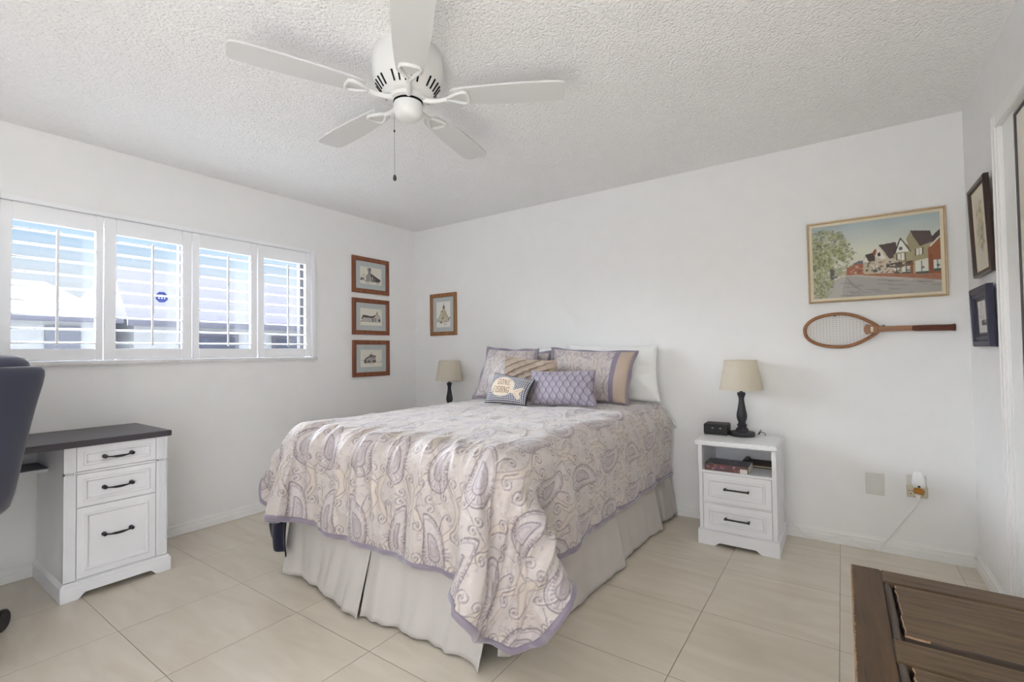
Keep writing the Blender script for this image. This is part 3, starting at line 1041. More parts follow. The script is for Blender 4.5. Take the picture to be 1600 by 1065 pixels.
# ------------------------------------------------------------------ nightstands
def nightstand(loc, label):
    t = thing('nightstand', label, 'nightstand', loc, 'white nightstands beside the bed')
    X, Y = loc[0], loc[1]
    FY = Y - 0.20           # front plane
    BY = Y + 0.20
    def fn(u, v, w): return Vector((X + u, FY - w, v))
    b = MB()
    b.box(X - .200, X - .186, FY, BY, 0.07, 0.592).box(X + .190, X + .206, FY, BY, 0.07, 0.592)
    b.box(X - .200, X + .206, BY - 0.012, BY, 0.07, 0.592)
    b.box(X - .19, X + .19, FY + 0.002, BY - 0.012, 0.428, 0.441)
    b.box(X - .19, X + .19, FY + 0.014, BY - 0.012, 0.075, 0.428)
    b.box(X - .19, X + .19, FY, BY - 0.012, 0.07, 0.0865)
    b.box(X - .19, X + .19, FY, FY + 0.014, 0.247, 0.253)
    arch_board(b, -.215, .221, 0.084, 0.090, 0.020, fn, 0.0, 0.014)
    for a, c in ((-.215, -.200), (.206, .221)):
        b.box(X + a, X + c, FY + 0.0005, BY, 0, 0.0835)
    # side panels taper outwards: shaker frame on the sides
    for sgn, xs in ((1, X + .206), (-1, X - .200)):
        def fs(u, v, w): return Vector((xs + sgn * w, u, v))
        b.box(min(xs, xs + sgn * .006), max(xs, xs + sgn * .006), FY, FY + .05, 0.084, 0.592, 0.0015)
        b.box(min(xs, xs + sgn * .006), max(xs, xs + sgn * .006), BY - .05, BY, 0.084, 0.592, 0.0015)
    b.build('cabinet', M['white'], t)
    MB().box(X - .226, X + .220, FY - 0.013, BY, 0.592, 0.620, 0.006, 3).build('top', M['white'], t)
    for v0, v1 in ((0.255, 0.426), (0.089, 0.245)):
        b = MB()
        moulded_front(b, -.182, .186, v0, v1, fn, 0.030)
        d = b.build('drawer', M['white'], t)
        b = MB()
        vc = (v0 + v1) / 2 + 0.002
        for s in (-1, 1):
            b.lathe([(0.006, 0), (0.005, 0.014), (0.0065, 0.022)], fn(0.004 + s * 0.062, vc, -0.004), 14, (0, -1, 0))
        pts = [fn(0.004 + 0.068 * q, vc, 0.020) for q in (-1, -.93, -.8, -.5, 0, .5, .8, .93, 1)]
        b.tube(pts, [0.0065, 0.0075, 0.005, 0.005, 0.005, 0.005, 0.005, 0.0075, 0.0065], 10)
        b.build('handle', M['black'], d, smooth=50)
    return t
ns = nightstand((-0.533, 3.250, 0), 'white two-drawer nightstand right of the bed, holding a lamp and a black box')
dup(ns, (-3.040, 3.250, 0), 'white nightstand left of the bed, mostly hidden behind the comforter')

def lamp(loc, label):
    t = thing('table_lamp', label, 'table lamp', loc, 'matching bedside lamps')
    MB().lathe([(0.0735, 0), (0.0745, 0.004), (0.0745, 0.020), (0.071, 0.026), (0.060, 0.029), (0.042, 0.031), (0.038, 0.036), (0.036, 0.044), (0.028, 0.052), (0.0245, 0.060), (0.029, 0.066), (0.0285, 0.072), (0.022, 0.078), (0.0205, 0.086), (0.024, 0.094), (0.029, 0.108), (0.0315, 0.124), (0.030, 0.142), (0.025, 0.166), (0.020, 0.194), (0.0165, 0.222), (0.016, 0.238), (0.019, 0.250), (0.0235, 0.262), (0.0245, 0.270), (0.022, 0.276), (0.009, 0.279), (0.008, 0.300), (0.013, 0.302), (0.013, 0.345), (0.004, 0.348)], loc, 36).build('base', M['lampblack'], t, smooth=42)
    z0, z1, r0, r1 = 0.295, 0.482, 0.1265, 0.0945
    sh = MB().lathe([(r0, z0), (r1, z1), (r1 - 0.002, z1), (r0 - 0.002, z0), (r0, z0)], loc, 64, cap=False).build('lamp_shade', M['shade'], t, smooth=60)
    b = MB()
    b.lathe([(r0 - .001, z0 - .001), (r0 + .0012, z0), (r0 + 0.0006, z0 + .007), (r0 - 0.003, z0 + .007), (r0 - .001, z0 - .001)], loc, 64, cap=False)
    b.build('shade_trim', M['shade'], sh, smooth=60)
    b = MB()
    b.lathe([(r1 - .001, z1 + .001), (r1 + .0012, z1), (r1 + 0.0015, z1 - .007), (r1 - 0.003, z1 - .007), (r1 - .001, z1 + .001)], loc, 64, cap=False)
    b.build('shade_trim', M['shade'], sh, smooth=60)
    b = MB()
    for a in (0.3, 2.39, 4.49):
        p = Vector(loc)
        b.tube([p + Vector((0, 0, 0.345)), p + Vector((math.cos(a) * 0.05, math.sin(a) * .05, 0.44)), p + Vector((math.cos(a) * r1 * .99, math.sin(a) * r1 * .99, z1 - .003))], 0.0014, 6)
    b.build('shade_spider', M['black'], t, smooth=60)
    MB().lathe([(0.012, 0.348), (0.014, 0.36), (0.028, 0.39), (0.030, 0.41), (0.022, 0.432), (0.004, 0.438)], loc, 24).build('bulb', M['plastic'], t, smooth=60)
    return t
lm = lamp((-0.536, 3.335, 0.620), 'black turned lamp with cream linen shade on the right nightstand')
dup(lm, (-3.043, 3.335, 0.620), 'black lamp with cream linen shade behind the far left corner of the bed')
# the slack flex by the lamp foot, and the black box beside it
def small_things():
    pts = []
    for k in range(40):
        q = k / 39
        pts.append((-0.456 + 0.040 * q + 0.012 * math.sin(q * 9), 3.385 + 0.018 * math.sin(q * 5), 0.6245 + 0.036 * abs(math.sin(q * 6.4)) * (1 - 0.6 * q)))
    o = MB().tube(pts, 0.0022, 8).build('lamp_cord', M['lampblack'], None, smooth=60)
    tag(o, 'loop of thin black flex behind the foot of the right lamp', 'cord')
    t = thing('black_box', 'small flat black electronics box on the right nightstand, beside the lamp foot', 'electronics box', (-0.672, 3.335, 0.620))
    MB().box(-.757, -.614, 3.275, 3.395, 0.624, 0.688, 0.003).build('case', M['gloss_black'], t)
    MB().box(-.754, -.617, 3.278, 3.392, 0.6875, 0.690, 0.001).build('lid', M['boxtop'], t)
    b = MB()
    for x in (-.745, -.626):
        b.lathe([(0.006, 0.0), (0.006, 0.004)], (x, 3.29, 0.620), 12).lathe([(0.006, 0.0), (0.006, 0.004)], (x, 3.38, 0.620), 12)
    b.build('feet', M['black'], t)
    b = MB()
    for x in (-.702, -.655):
        b.box(x - .006, x + .006, 3.2735, 3.277, 0.662, 0.667)
    b.build('indicator', mat('grey_indicator', (170, 172, 176), 0.4), t)
    # paperback in the open cubby
    t = thing('book', 'thick paperback with a red and purple spine lying in the right nightstand cubby', 'book', (-0.585, 3.16, 0.441))
    W, Hh = 0.240, 0.040
    bd = Board(W, Hh, 0.0016, (92, 60, 62))
    r2 = random.Random(3)
    for k in range(34):
        x = r2.random() * 0.19
        bd.dot(x, 0.008 + r2.random() * .024, 0.003 + r2.random() * .005, r2.choice([(150, 60, 62), (190, 170, 180), (110, 90, 120), (168, 110, 90), (76, 50, 60), (120, 110, 150)]), 0.7)
    bd.poly([(0.196, 0.0), (0.236, 0), (0.236, 0.026), (0.196, 0.026)], (222, 220, 214))
    u, v = np.meshgrid(np.linspace(0, W, 151), np.linspace(0, Hh, 26))
    grid_mesh('spine', np.stack([-.706 + u, 3.0645 + 0.0 * u, 0.4415 + v], -1), painted('book_spine_print', 0.35, spec=0.5), t, bd.sample(u, v))
    bd = Board(W, 0.16, 0.003, (58, 52, 56))
    for k in range(40):
        bd.dot(r2.random() * W, r2.random() * .16, 0.006 + r2.random() * .014, r2.choice([(70, 62, 66), (104, 108, 124), (86, 70, 70), (50, 44, 50), (128, 128, 138)]), 0.6)
    u, v = np.meshgrid(np.linspace(0, W, 81), np.linspace(0, 0.16, 54))
    grid_mesh('cover', np.stack([-.706 + u, 3.0645 + v, 0.4820 + 0 * u], -1), painted('book_cover_print', 0.3, spec=0.5), t, bd.sample(u, v))
    MB().box(-.7055, -.4665, 3.066, 3.2235, 0.443, 0.4815).build('pages', M['paper'], t)
    MB().box(-.706, -.466, 3.0650, 3.2245, 0.4412, 0.4428).build('back_cover', M['gloss_black'], t)
    t = thing('leather_case', 'flat brown leather case lying behind the paperback in the right nightstand cubby', 'case', (-.43, 3.33, 0.441))
    MB().box(-.54, -.348, 3.26, 3.42, 0.4412, 0.462, 0.004).build('body', M['leather'], t)
    MB().box(-.54, -.348, 3.256, 3.266, 0.449, 0.454, 0.001).build('zip', M['almond'], t)
    o = MB().box(-.53, -.500, 3.28, 3.40, 0.4625, 0.480, 0.005).build('remote_control', M['gloss_black'])
    tag(o, 'small black gadget lying on the leather case behind the paperback', 'remote')
small_things()

# ------------------------------------------------------------------ old panelled chest in the near right corner
def chest():
    X0, X1, Y0, Y1, Z = 0.006, 0.540, 0.890, 1.823, 0.500
    t = thing('wooden_chest', 'old dark wooden chest with a worn panelled lid, in the near right corner', 'chest', (0.273, 1.356, 0))
    rails = [(Y0, 0.985), (1.314, 1.411), (1.737, Y1)]
    MB().box(X0, 0.079, Y0, Y1, Z - 0.028, Z, 0.003).build('lid_stile', M['chest_y'], t)
    MB().box(0.467, X1, Y0, Y1, Z - 0.028, Z, 0.003).build('lid_stile', M['chest_y'], t)
    for a, c in rails:
        MB().box(0.079, 0.467, a, c, Z - 0.028, Z - 0.0006, 0.002).build('lid_rail', M['chest'], t)
    rr = random.Random(5)
    b = MB()
    ys = np.linspace(Y0, Y1, 150)
    for i in range(149):
        w0, w1 = [0.0015 + 0.0035 * rr.random() ** 2 for _ in (0, 1)]
        b.faces([(X0 - .0006, ys[i], Z + .0004), (X0 - .0006, ys[i + 1], Z + .0004), (X0 + w1, ys[i + 1], Z + .0004), (X0 + w0, ys[i], Z + .0004),
                 (X0 - .0012, ys[i], Z - .018 - 0.008 * rr.random()), (X0 - .0012, ys[i + 1], Z - .018)], [(0, 1, 2, 3), (0, 4, 5, 1)])
    b.build('chipped_edge', M['chest_edge'], t)
    for a, c in ((0.985, 1.314), (1.411, 1.737)):
        # bed of the recess, rounded moulding on the left, raised field
        MB().box(0.079, 0.467, a, c, Z - 0.030, Z - 0.022).build('panel_recess', M['chest_dark'], t)
        for xm in (0.088, 0.458):
            MB().tube([(xm, a + 0.004, Z - 0.013), (xm, c - 0.004, Z - 0.013)], 0.0105, 14).build('panel_moulding', M['chest_dark'], t, smooth=60)
        bm_ = MB()
        x0, x1, y0, y1 = 0.106, 0.444, a + 0.030, c - 0.006
        n = 60
        top = []
        nx = 40
        # slightly wavy worn outline
        P = np.zeros((n, nx, 3))
        for j in range(n):
            for i in range(nx):
                u, v = i / (nx - 1), j / (n - 1)
                ex = 0.006 * (vnoise(np.array(v * 17.0), np.array(3.3), 5) - 0.3) * (1 - u) ** 6
                ey = 0.005 * (vnoise(np.array(u * 13.0), np.array(7.7), 8) - 0.3) * (1 - v) ** 6
                P[j, i] = (x0 + (x1 - x0) * u + float(ex), y0 + (y1 - y0) * v + float(ey), Z - 0.002 - 0.0012 * float(vnoise(np.array(u * 9.0), np.array(v * 5.0), 3)))
        pl = grid_mesh('lid_panel', P, M['chest'], t)
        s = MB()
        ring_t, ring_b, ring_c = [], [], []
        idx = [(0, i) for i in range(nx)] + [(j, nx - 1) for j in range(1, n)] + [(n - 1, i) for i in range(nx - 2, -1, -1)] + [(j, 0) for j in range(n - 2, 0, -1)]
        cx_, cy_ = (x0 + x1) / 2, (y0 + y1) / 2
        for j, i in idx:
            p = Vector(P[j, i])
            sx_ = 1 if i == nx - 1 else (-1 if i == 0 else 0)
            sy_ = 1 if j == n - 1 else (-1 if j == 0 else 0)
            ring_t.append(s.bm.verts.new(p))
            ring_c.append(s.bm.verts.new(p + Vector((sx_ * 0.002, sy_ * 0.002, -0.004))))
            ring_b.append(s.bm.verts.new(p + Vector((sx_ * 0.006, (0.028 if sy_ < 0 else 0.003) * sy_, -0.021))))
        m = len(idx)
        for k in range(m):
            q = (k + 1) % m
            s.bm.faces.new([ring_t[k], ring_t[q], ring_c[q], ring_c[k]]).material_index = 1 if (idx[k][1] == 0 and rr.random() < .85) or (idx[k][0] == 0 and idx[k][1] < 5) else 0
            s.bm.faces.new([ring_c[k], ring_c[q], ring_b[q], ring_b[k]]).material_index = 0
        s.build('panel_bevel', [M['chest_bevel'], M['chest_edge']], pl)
    b = MB()
    b.box(X0 + .02, X1 - .02, Y0 + .02, Y1 - .02, 0.05, Z - 0.028)
    b.box(X0 + .01, X1 - .01, Y0 + .01, Y1 - .01, 0.0, 0.08, 0.006)
    b.build('body', M['chest'], t)
    b = MB()
    for u0, u1 in ((X0 + .07, 0.25), (0.296, X1 - .07)):
        def ff(u, v, w): return Vector((u, Y1 - .02 + w, v))
        b.nest(u0, u1, 0.13, 0.42, [(0, 0.0), (0.002, 0.008), (0.02, 0.008), (0.03, 0.002)], ff)
    b.build('front_panels', M['chest'], t)
chest()

# ------------------------------------------------------------------ paisley damask used on the comforter and the shams
def curl(cx, cy, r, a0, turns, sgn=1, n=26):
    t = np.linspace(0, 1, n)
    a = a0 + sgn * t * turns * 2 * np.pi
    q = r * (1 - 0.86 * t)
    return np.stack([cx + q * np.cos(a), cy + q * np.sin(a)], 1)

def teardrop(cx, cy, s, ang, flip=1, k=1.0, n=40):
    """paisley outline: round belly and a tip that bends over"""
    L_, R2 = [], []
    for t in np.linspace(0, 1, n):
        bx, by = 0.42 * t ** 2.2, 1.05 * t
        tx, ty = 0.42 * 2.2 * t ** 1.2, 1.05
        ln = math.hypot(tx, ty)
        nx, ny = -ty / ln, tx / ln
        r = 0.46 * k * (1 - t) ** 0.75 * (0.72 + 0.55 * t) + 0.015
        L_.append((bx + nx * r, by + ny * r))
        R2.append((bx - nx * r, by - ny * r))
    base = [(0.34 * k * math.cos(a), 0.34 * k * math.sin(a)) for a in np.linspace(0, -math.pi, 14)[1:-1]]
    P = np.array(L_[::-1] + base[::-1] + R2) if False else np.array(R2[::-1] + base + L_)
    P[:, 0] *= flip
    P[:, 1] -= 0.35
    c, d = math.cos(ang), math.sin(ang)
    return np.stack([cx + s * (P[:, 0] * c - P[:, 1] * d), cy + s * (P[:, 0] * d + P[:, 1] * c)], 1)

def damask():
    W, Hh = 0.48, 0.64
    B = Board(W, Hh, 0.002, (198, 189, 185))
    B.wrap = True
    dark, mid, lil, cream, sand = (116, 103, 112), (150, 138, 145), (176, 167, 173), (216, 210, 209), (203, 192, 182)
    r2 = random.Random(11)
    for k in range(620):      # faint all-over texture of tiny sprigs
        x, y, a = r2.random() * W, r2.random() * Hh, r2.random() * 6.283
        B.stroke(curl(x, y, 0.006 + 0.006 * r2.random(), a, 0.7, r2.choice((-1, 1)), 8), 0.0026, r2.choice([cream, mid, lil]), 0.7)
    y = np.linspace(0, Hh, 80)
    for s in (-1, 1):         # ogee trellis of twin vines
        x = W / 4 + s * (W / 4) * 0.92 * np.cos(2 * np.pi * y / Hh)
        for xo in (0, W / 2):
            B.stroke(np.stack([x + xo, y], 1), 0.032, sand)
    for s in (-1, 1):
        x = W / 4 + s * (W / 4) * 0.92 * np.cos(2 * np.pi * y / Hh)
        for xo in (0, W / 2):
            for o in (-0.016, 0.016):
                B.stroke(np.stack([x + xo + o, y], 1), 0.0036, mid, 0.9)
    for (cx, cy, fl) in ((W * .25, Hh * .25, 1), (W * .75, Hh * .25, -1), (W * .25, Hh * .75, -1), (W * .75, Hh * .75, 1)):
        s, tl = 0.165, 0.12 * fl
        P = teardrop(cx, cy, s, tl, fl, 0.95)
        B.poly(P, lil, 0.45)
        B.stroke(np.vstack([P, P[:1]]), 0.0048, dark)
        P2 = teardrop(cx, cy - 0.004, s * 0.86, tl, fl, 0.92)
        B.poly(P2, cream, 0.30)
        B.stroke(np.vstack([P2, P2[:1]]), 0.0030, mid)
        # scalloped row between the outlines
        for k in range(0, len(P), 3):
            q = P[k] * 0.5 + P2[min(k, len(P2) - 1)] * 0.5
            B.dot(q[0], q[1], 0.0030, mid if k % 2 else cream, 0.9)
        P3 = teardrop(cx, cy - 0.012, s * 0.50, tl, fl, 0.85)
        B.poly(P3, lil, 0.6)
        B.stroke(np.vstack([P3, P3[:1]]), 0.0040, dark)
        P4 = teardrop(cx, cy - 0.014, s * 0.28, tl, fl, 0.85)
        B.stroke(np.vstack([P4, P4[:1]]), 0.0030, mid)
        for k in range(17):   # fan of stamens round the inner drop
            a = math.pi * 0.86 + k * (math.pi * 1.28) / 16
            r0, r1 = 0.040, 0.056 + 0.004 * (k % 2)
            ox, oy = cx, cy - 0.024
            B.stroke([(ox + r0 * math.cos(a), oy + r0 * math.sin(a)), (ox + r1 * math.cos(a), oy + r1 * math.sin(a))], 0.0028, dark, 0.85)
            B.dot(ox + (r1 + .003) * math.cos(a), oy + (r1 + .003) * math.sin(a), 0.0028, dark, 0.8)
        # scrolls with a tail, flowing round the drop
        for dx, dy, r, a0, tn, sg in ((0.088, 0.070, 0.026, 2.4, 1.5, 1), (-0.088, 0.050, 0.028, 0.4, 1.5, -1), (0.092, -0.060, 0.028, -2.2, 1.5, -1), (-0.084, -0.080, 0.026, -0.6, 1.5, 1),
                                      (0.030, 0.140, 0.020, 1.2, 1.3, 1), (-0.035, -0.140, 0.020, -1.2, 1.3, -1), (0.045, -0.118, 0.018, -2.8, 1.3, 1), (-0.055, 0.118, 0.018, 0.2, 1.3, 1)):
            a1 = a0 if fl > 0 else math.pi - a0
            c0 = (cx + dx * fl, cy + dy)
            C_ = curl(c0[0], c0[1], r, a1, tn, sg * fl)
            tx, ty = -math.sin(a1) * -sg * fl, math.cos(a1) * -sg * fl
            tail = np.array([(C_[0][0] + tx * q + 0.010 * math.sin(q * 30) * ty, C_[0][1] + ty * q - 0.010 * math.sin(q * 30) * tx) for q in np.linspace(0.06, 0, 9)])
            B.stroke(np.vstack([tail, C_]), 0.0042, dark, 0.95)
            B.stroke(np.vstack([tail, C_]) + (0.0055 * fl, 0.0), 0.0030, cream, 0.7)
            B.dot(c0[0], c0[1], 0.0042, mid)
    A = B.a
    B.a = (2 * A + np.roll(A, 1, 0) + np.roll(A, -1, 0) + np.roll(A, 1, 1) + np.roll(A, -1, 1)) / 6
    return B
DAMASK = damask()
M['damask'] = painted('paisley_damask', 0.48, 0.55, 0.0005, 0.42, 900)

# ------------------------------------------------------------------ bed: box spring, mattress, skirt, comforter
BX0, BX1, BY0, BY1 = -2.54, -1.02, 1.41, 3.46
def bed():
    t = thing('bed', 'queen bed made up with a paisley comforter, its head against the back wall', 'bed', (-1.78, 2.44, 0))
    MB().box(BX0 + 0.06, BX1 - 0.07, BY0 + 0.07, BY1, 0.18, 0.44, 0.03, 3).build('box_spring', M['skirt'], t, smooth=40)
    MB().box(BX0 + 0.015, BX1 - 0.015, BY0 + 0.02, BY1, 0.44, 0.770, 0.09, 6).build('mattress', M['linen'], t, smooth=40)
    b = MB()
    for x in (BX0 + 0.12, BX1 - 0.12):
        for y in (BY0 + 0.14, BY1 - 0.12):
            b.lathe([(0.025, 0), (0.025, 0.18)], (x, y, 0), 16)
    b.build('legs', M['black'], t)
    # corner of the white sheet that sticks out at the head end
    P = np.zeros((14, 14, 3))
    for j in range(14):
        for i in range(14):
            u, v = i / 13, j / 13
            out = 0.110 * u * (1 - 0.35 * abs(v - 0.45))
            P[j, i] = (BX1 - 0.060 + out + 0.006 * math.sin(v * 7 + u * 3), 3.405 + 0.045 * v, 0.775 - 0.165 * u ** 1.3 * (0.75 + 0.25 * v) + 0.006 * math.sin(v * 9))
    o = grid_mesh('sheet_corner', P, M['linen'], t)
    o.modifiers.new('thickness', 'SOLIDIFY').thickness = 0.003
bed()

def skirt_panel(name, top, bot, parent, n=70, m=24, flare=0.0, seed=0, amp=0.006):
    """hanging cloth between two polylines, with soft vertical waves growing towards the hem"""
    def samp(pl, q):
        pl = [Vector(p) for p in pl]
        ds = [0]
        for a, c in zip(pl, pl[1:]):
            ds.append(ds[-1] + (c - a).length)
        x = q * ds[-1]
        for k in range(len(pl) - 1):
            if x <= ds[k + 1] + 1e-9:
                f = (x - ds[k]) / max(ds[k + 1] - ds[k], 1e-9)
                f = f * f * (3 - 2 * f) * 0.5 + f * 0.5
                return pl[k].lerp(pl[k + 1], f)
        return pl[-1]
    P = np.zeros((m, n, 3))
    for i in range(n):
        a, c = samp(top, i / (n - 1)), samp(bot, i / (n - 1))
        tdir = (Vector(bot[-1]) - Vector(bot[0])).normalized()
        nrm = Vector((tdir.y, -tdir.x, 0)).normalized()
        for j in range(m):
            v = j / (m - 1)
            p = a.lerp(c, v)
            wv = amp * v * (math.sin(i * 0.33 + seed) + 0.6 * math.sin(i * 0.71 + seed * 2 + v))
            p = p + nrm * wv
            p.z += 0.0015 * math.sin(i * 0.9 + seed) * v
            P[j, i] = p
    o = grid_mesh(name, P, M['skirt'], parent)
    sd = o.modifiers.new('thickness', 'SOLIDIFY')
    sd.thickness = 0.003
    return o

def bed_skirt():
    t = thing('bed_skirt', 'cream pleated bed skirt hanging to the tile below the paisley comforter', 'bed skirt', (-1.78, 1.44, 0))
    zt = 0.44
    skirt_panel('foot_panel', [(-2.48, 1.468, zt), (-1.785, 1.468, zt)], [(-2.485, 1.400, 0.012), (-2.33, 1.425, 0.014), (-2.10, 1.385, 0.016), (-1.90, 1.352, 0.014), (-1.785, 1.336, 0.008)], t, seed=1)
    skirt_panel('foot_panel', [(-1.798, 1.476, zt), (-1.075, 1.468, zt)], [(-1.791, 1.356, 0.010), (-1.70, 1.368, 0.012), (-1.55, 1.385, 0.010), (-1.30, 1.392, 0.008), (-1.18, 1.392, 0.008), (-1.118, 1.372, 0.006)], t, seed=4, amp=0.008)
    skirt_panel('side_panel', [(-1.080, 1.475, zt), (-1.070, 2.470, zt)], [(-1.098, 1.452, 0.026), (-1.075, 1.500, 0.010), (-1.045, 1.66, 0.010), (-1.022, 1.95, 0.012), (-1.008, 2.30, 0.012), (-0.985, 2.470, 0.010)], t, seed=2, amp=0.004)
    skirt_panel('side_panel', [(-1.078, 2.460, zt), (-1.070, 3.100, zt)], [(-1.036, 2.462, 0.010), (-1.018, 2.62, 0.014), (-1.014, 2.9, 0.012), (-0.988, 3.10, 0.010)], t, n=50, seed=5, amp=0.004)
    skirt_panel('side_panel', [(-1.078, 3.090, zt), (-1.070, 3.455, zt)], [(-1.034, 3.092, 0.012), (-1.015, 3.25, 0.014), (-0.990, 3.455, 0.010)], t, n=36, seed=7, amp=0.004)
    skirt_panel('side_panel', [(-2.49, 3.455, zt), (-2.49, 1.48, zt)], [(-2.53, 3.455, 0.012), (-2.535, 2.4, 0.012), (-2.528, 1.70, 0.012), (-2.520, 1.47, 0.012)], t, seed=9, amp=0.004)
bed_skirt()

def drape(left, right, foot, steps=400, iters=20, seed=3, NX=84, NY=92):
    """position-based cloth: a flat sheet laid over the rounded bed settles under gravity"""
    X0, X1, Y0, Y1, ZT = BX0, BX1, 1.41, 3.47, 0.785
    rng = np.random.default_rng(seed)
    xs, ys = np.linspace(X0 - left, X1 + right, NX), np.linspace(Y0 - foot, 3.40, NY)
    hx, hy = xs[1] - xs[0], ys[1] - ys[0]
    U, V = np.meshgrid(xs, ys)
    P = np.stack([U, V, np.full_like(U, ZT + .02)], -1)
    P[..., 2] += .006 * rng.standard_normal(U.shape)
    over = np.maximum(np.maximum(X0 - U, U - X1), Y0 - V)
    P[..., 2] -= np.clip(over, 0, None) * .05
    free = np.ones(U.shape)
    free[(U > X0 + .25) & (U < X1 - .25) & (V > Y0 + .35)] = 0
    vel = np.zeros_like(P)
    dt = 1 / 60.
    def links(di, dj):
        if di >= 0:
            return (slice(0, NY - dj), slice(0, NX - di)), (slice(dj, NY), slice(di, NX))
        return (slice(0, NY - dj), slice(-di, NX)), (slice(dj, NY), slice(0, NX + di))
    springs = [(1, 0, 1, .9), (0, 1, 1, .9), (1, 1, .2, .08), (-1, 1, .2, .08), (2, 0, .4, .12), (0, 2, .5, .35), (4, 0, .3, .04), (0, 4, .3, .2), (3, 3, .1, .03), (-3, 3, .1, .03)]
    prep = []
    for di, dj, kt, kc in springs:
        a, b_ = links(di, dj)
        w = free[a] + free[b_]
        prep.append((a, b_, math.hypot(di * hx, dj * hy), kt, kc, np.maximum(w, 1e-9), free[a][..., None], free[b_][..., None]))
    r = .12
    cc = np.array([(X0 + X1) / 2, (Y0 + Y1 + 1) / 2, ZT / 2 - .1])
    hh = np.array([(X1 - X0) / 2, (Y1 + 1 - Y0) / 2, ZT / 2 + .1]) - r
    thick = .012
    m = np.zeros(U.shape, bool)
    for s in range(steps):
        vel *= 0.97
        vel[..., 2] -= 9.8 * dt * free * .3
        if s < 120:
            vel[..., 0] += .06 * rng.standard_normal(U.shape) * free
            vel[..., 1] += .03 * rng.standard_normal(U.shape) * free
        Q = P + vel * dt * free[..., None]
        for it in range(iters):
            for a, b_, rest, kt, kc, w, fa, fb in prep:
                D_ = Q[b_] - Q[a]
                l = np.sqrt((D_ ** 2).sum(-1))
                c = l - rest
                k = np.where(c > 0, kt, kc) * .48
                corr = (k * c / np.maximum(l, 1e-9) / w)[..., None] * D_
                Q[a] += corr * fa
                Q[b_] -= corr * fb
            d = np.abs(Q - cc) - hh
            dm = np.maximum(d, 0)
            ln = np.sqrt((dm ** 2).sum(-1))
            sd = ln + np.minimum(d.max(-1), 0) - r
            m = sd < thick
            n = dm / np.maximum(ln, 1e-9)[..., None]
            deep = ln < 1e-9
            n[deep] = np.array([0, 0, 1.])
            sg = np.sign(Q - cc)
            sg[deep] = 1
            Q[m] += ((thick - sd)[..., None] * n * sg)[m]
        Q[..., 2] = np.maximum(Q[..., 2], .02)
        vel = (Q - P) / dt
        vel[m] *= .5
        sp = np.sqrt((vel ** 2).sum(-1, keepdims=True))
        vel *= np.minimum(1, 2.0 / np.maximum(sp, 1e-9))
        P = Q
    w = np.clip(np.minimum.reduce([(U - X0 - .12) / .12, (X1 - .12 - U) / .12, (V - Y0 - .18) / .15]), 0, 1)[..., None]
    for it in range(12):
        S = P.copy()
        S[1:-1, 1:-1] = (P[1:-1, 1:-1] * 2 + P[:-2, 1:-1] + P[2:, 1:-1] + P[1:-1, :-2] + P[1:-1, 2:]) / 6
        P = P * (1 - w) + S * w
    return P

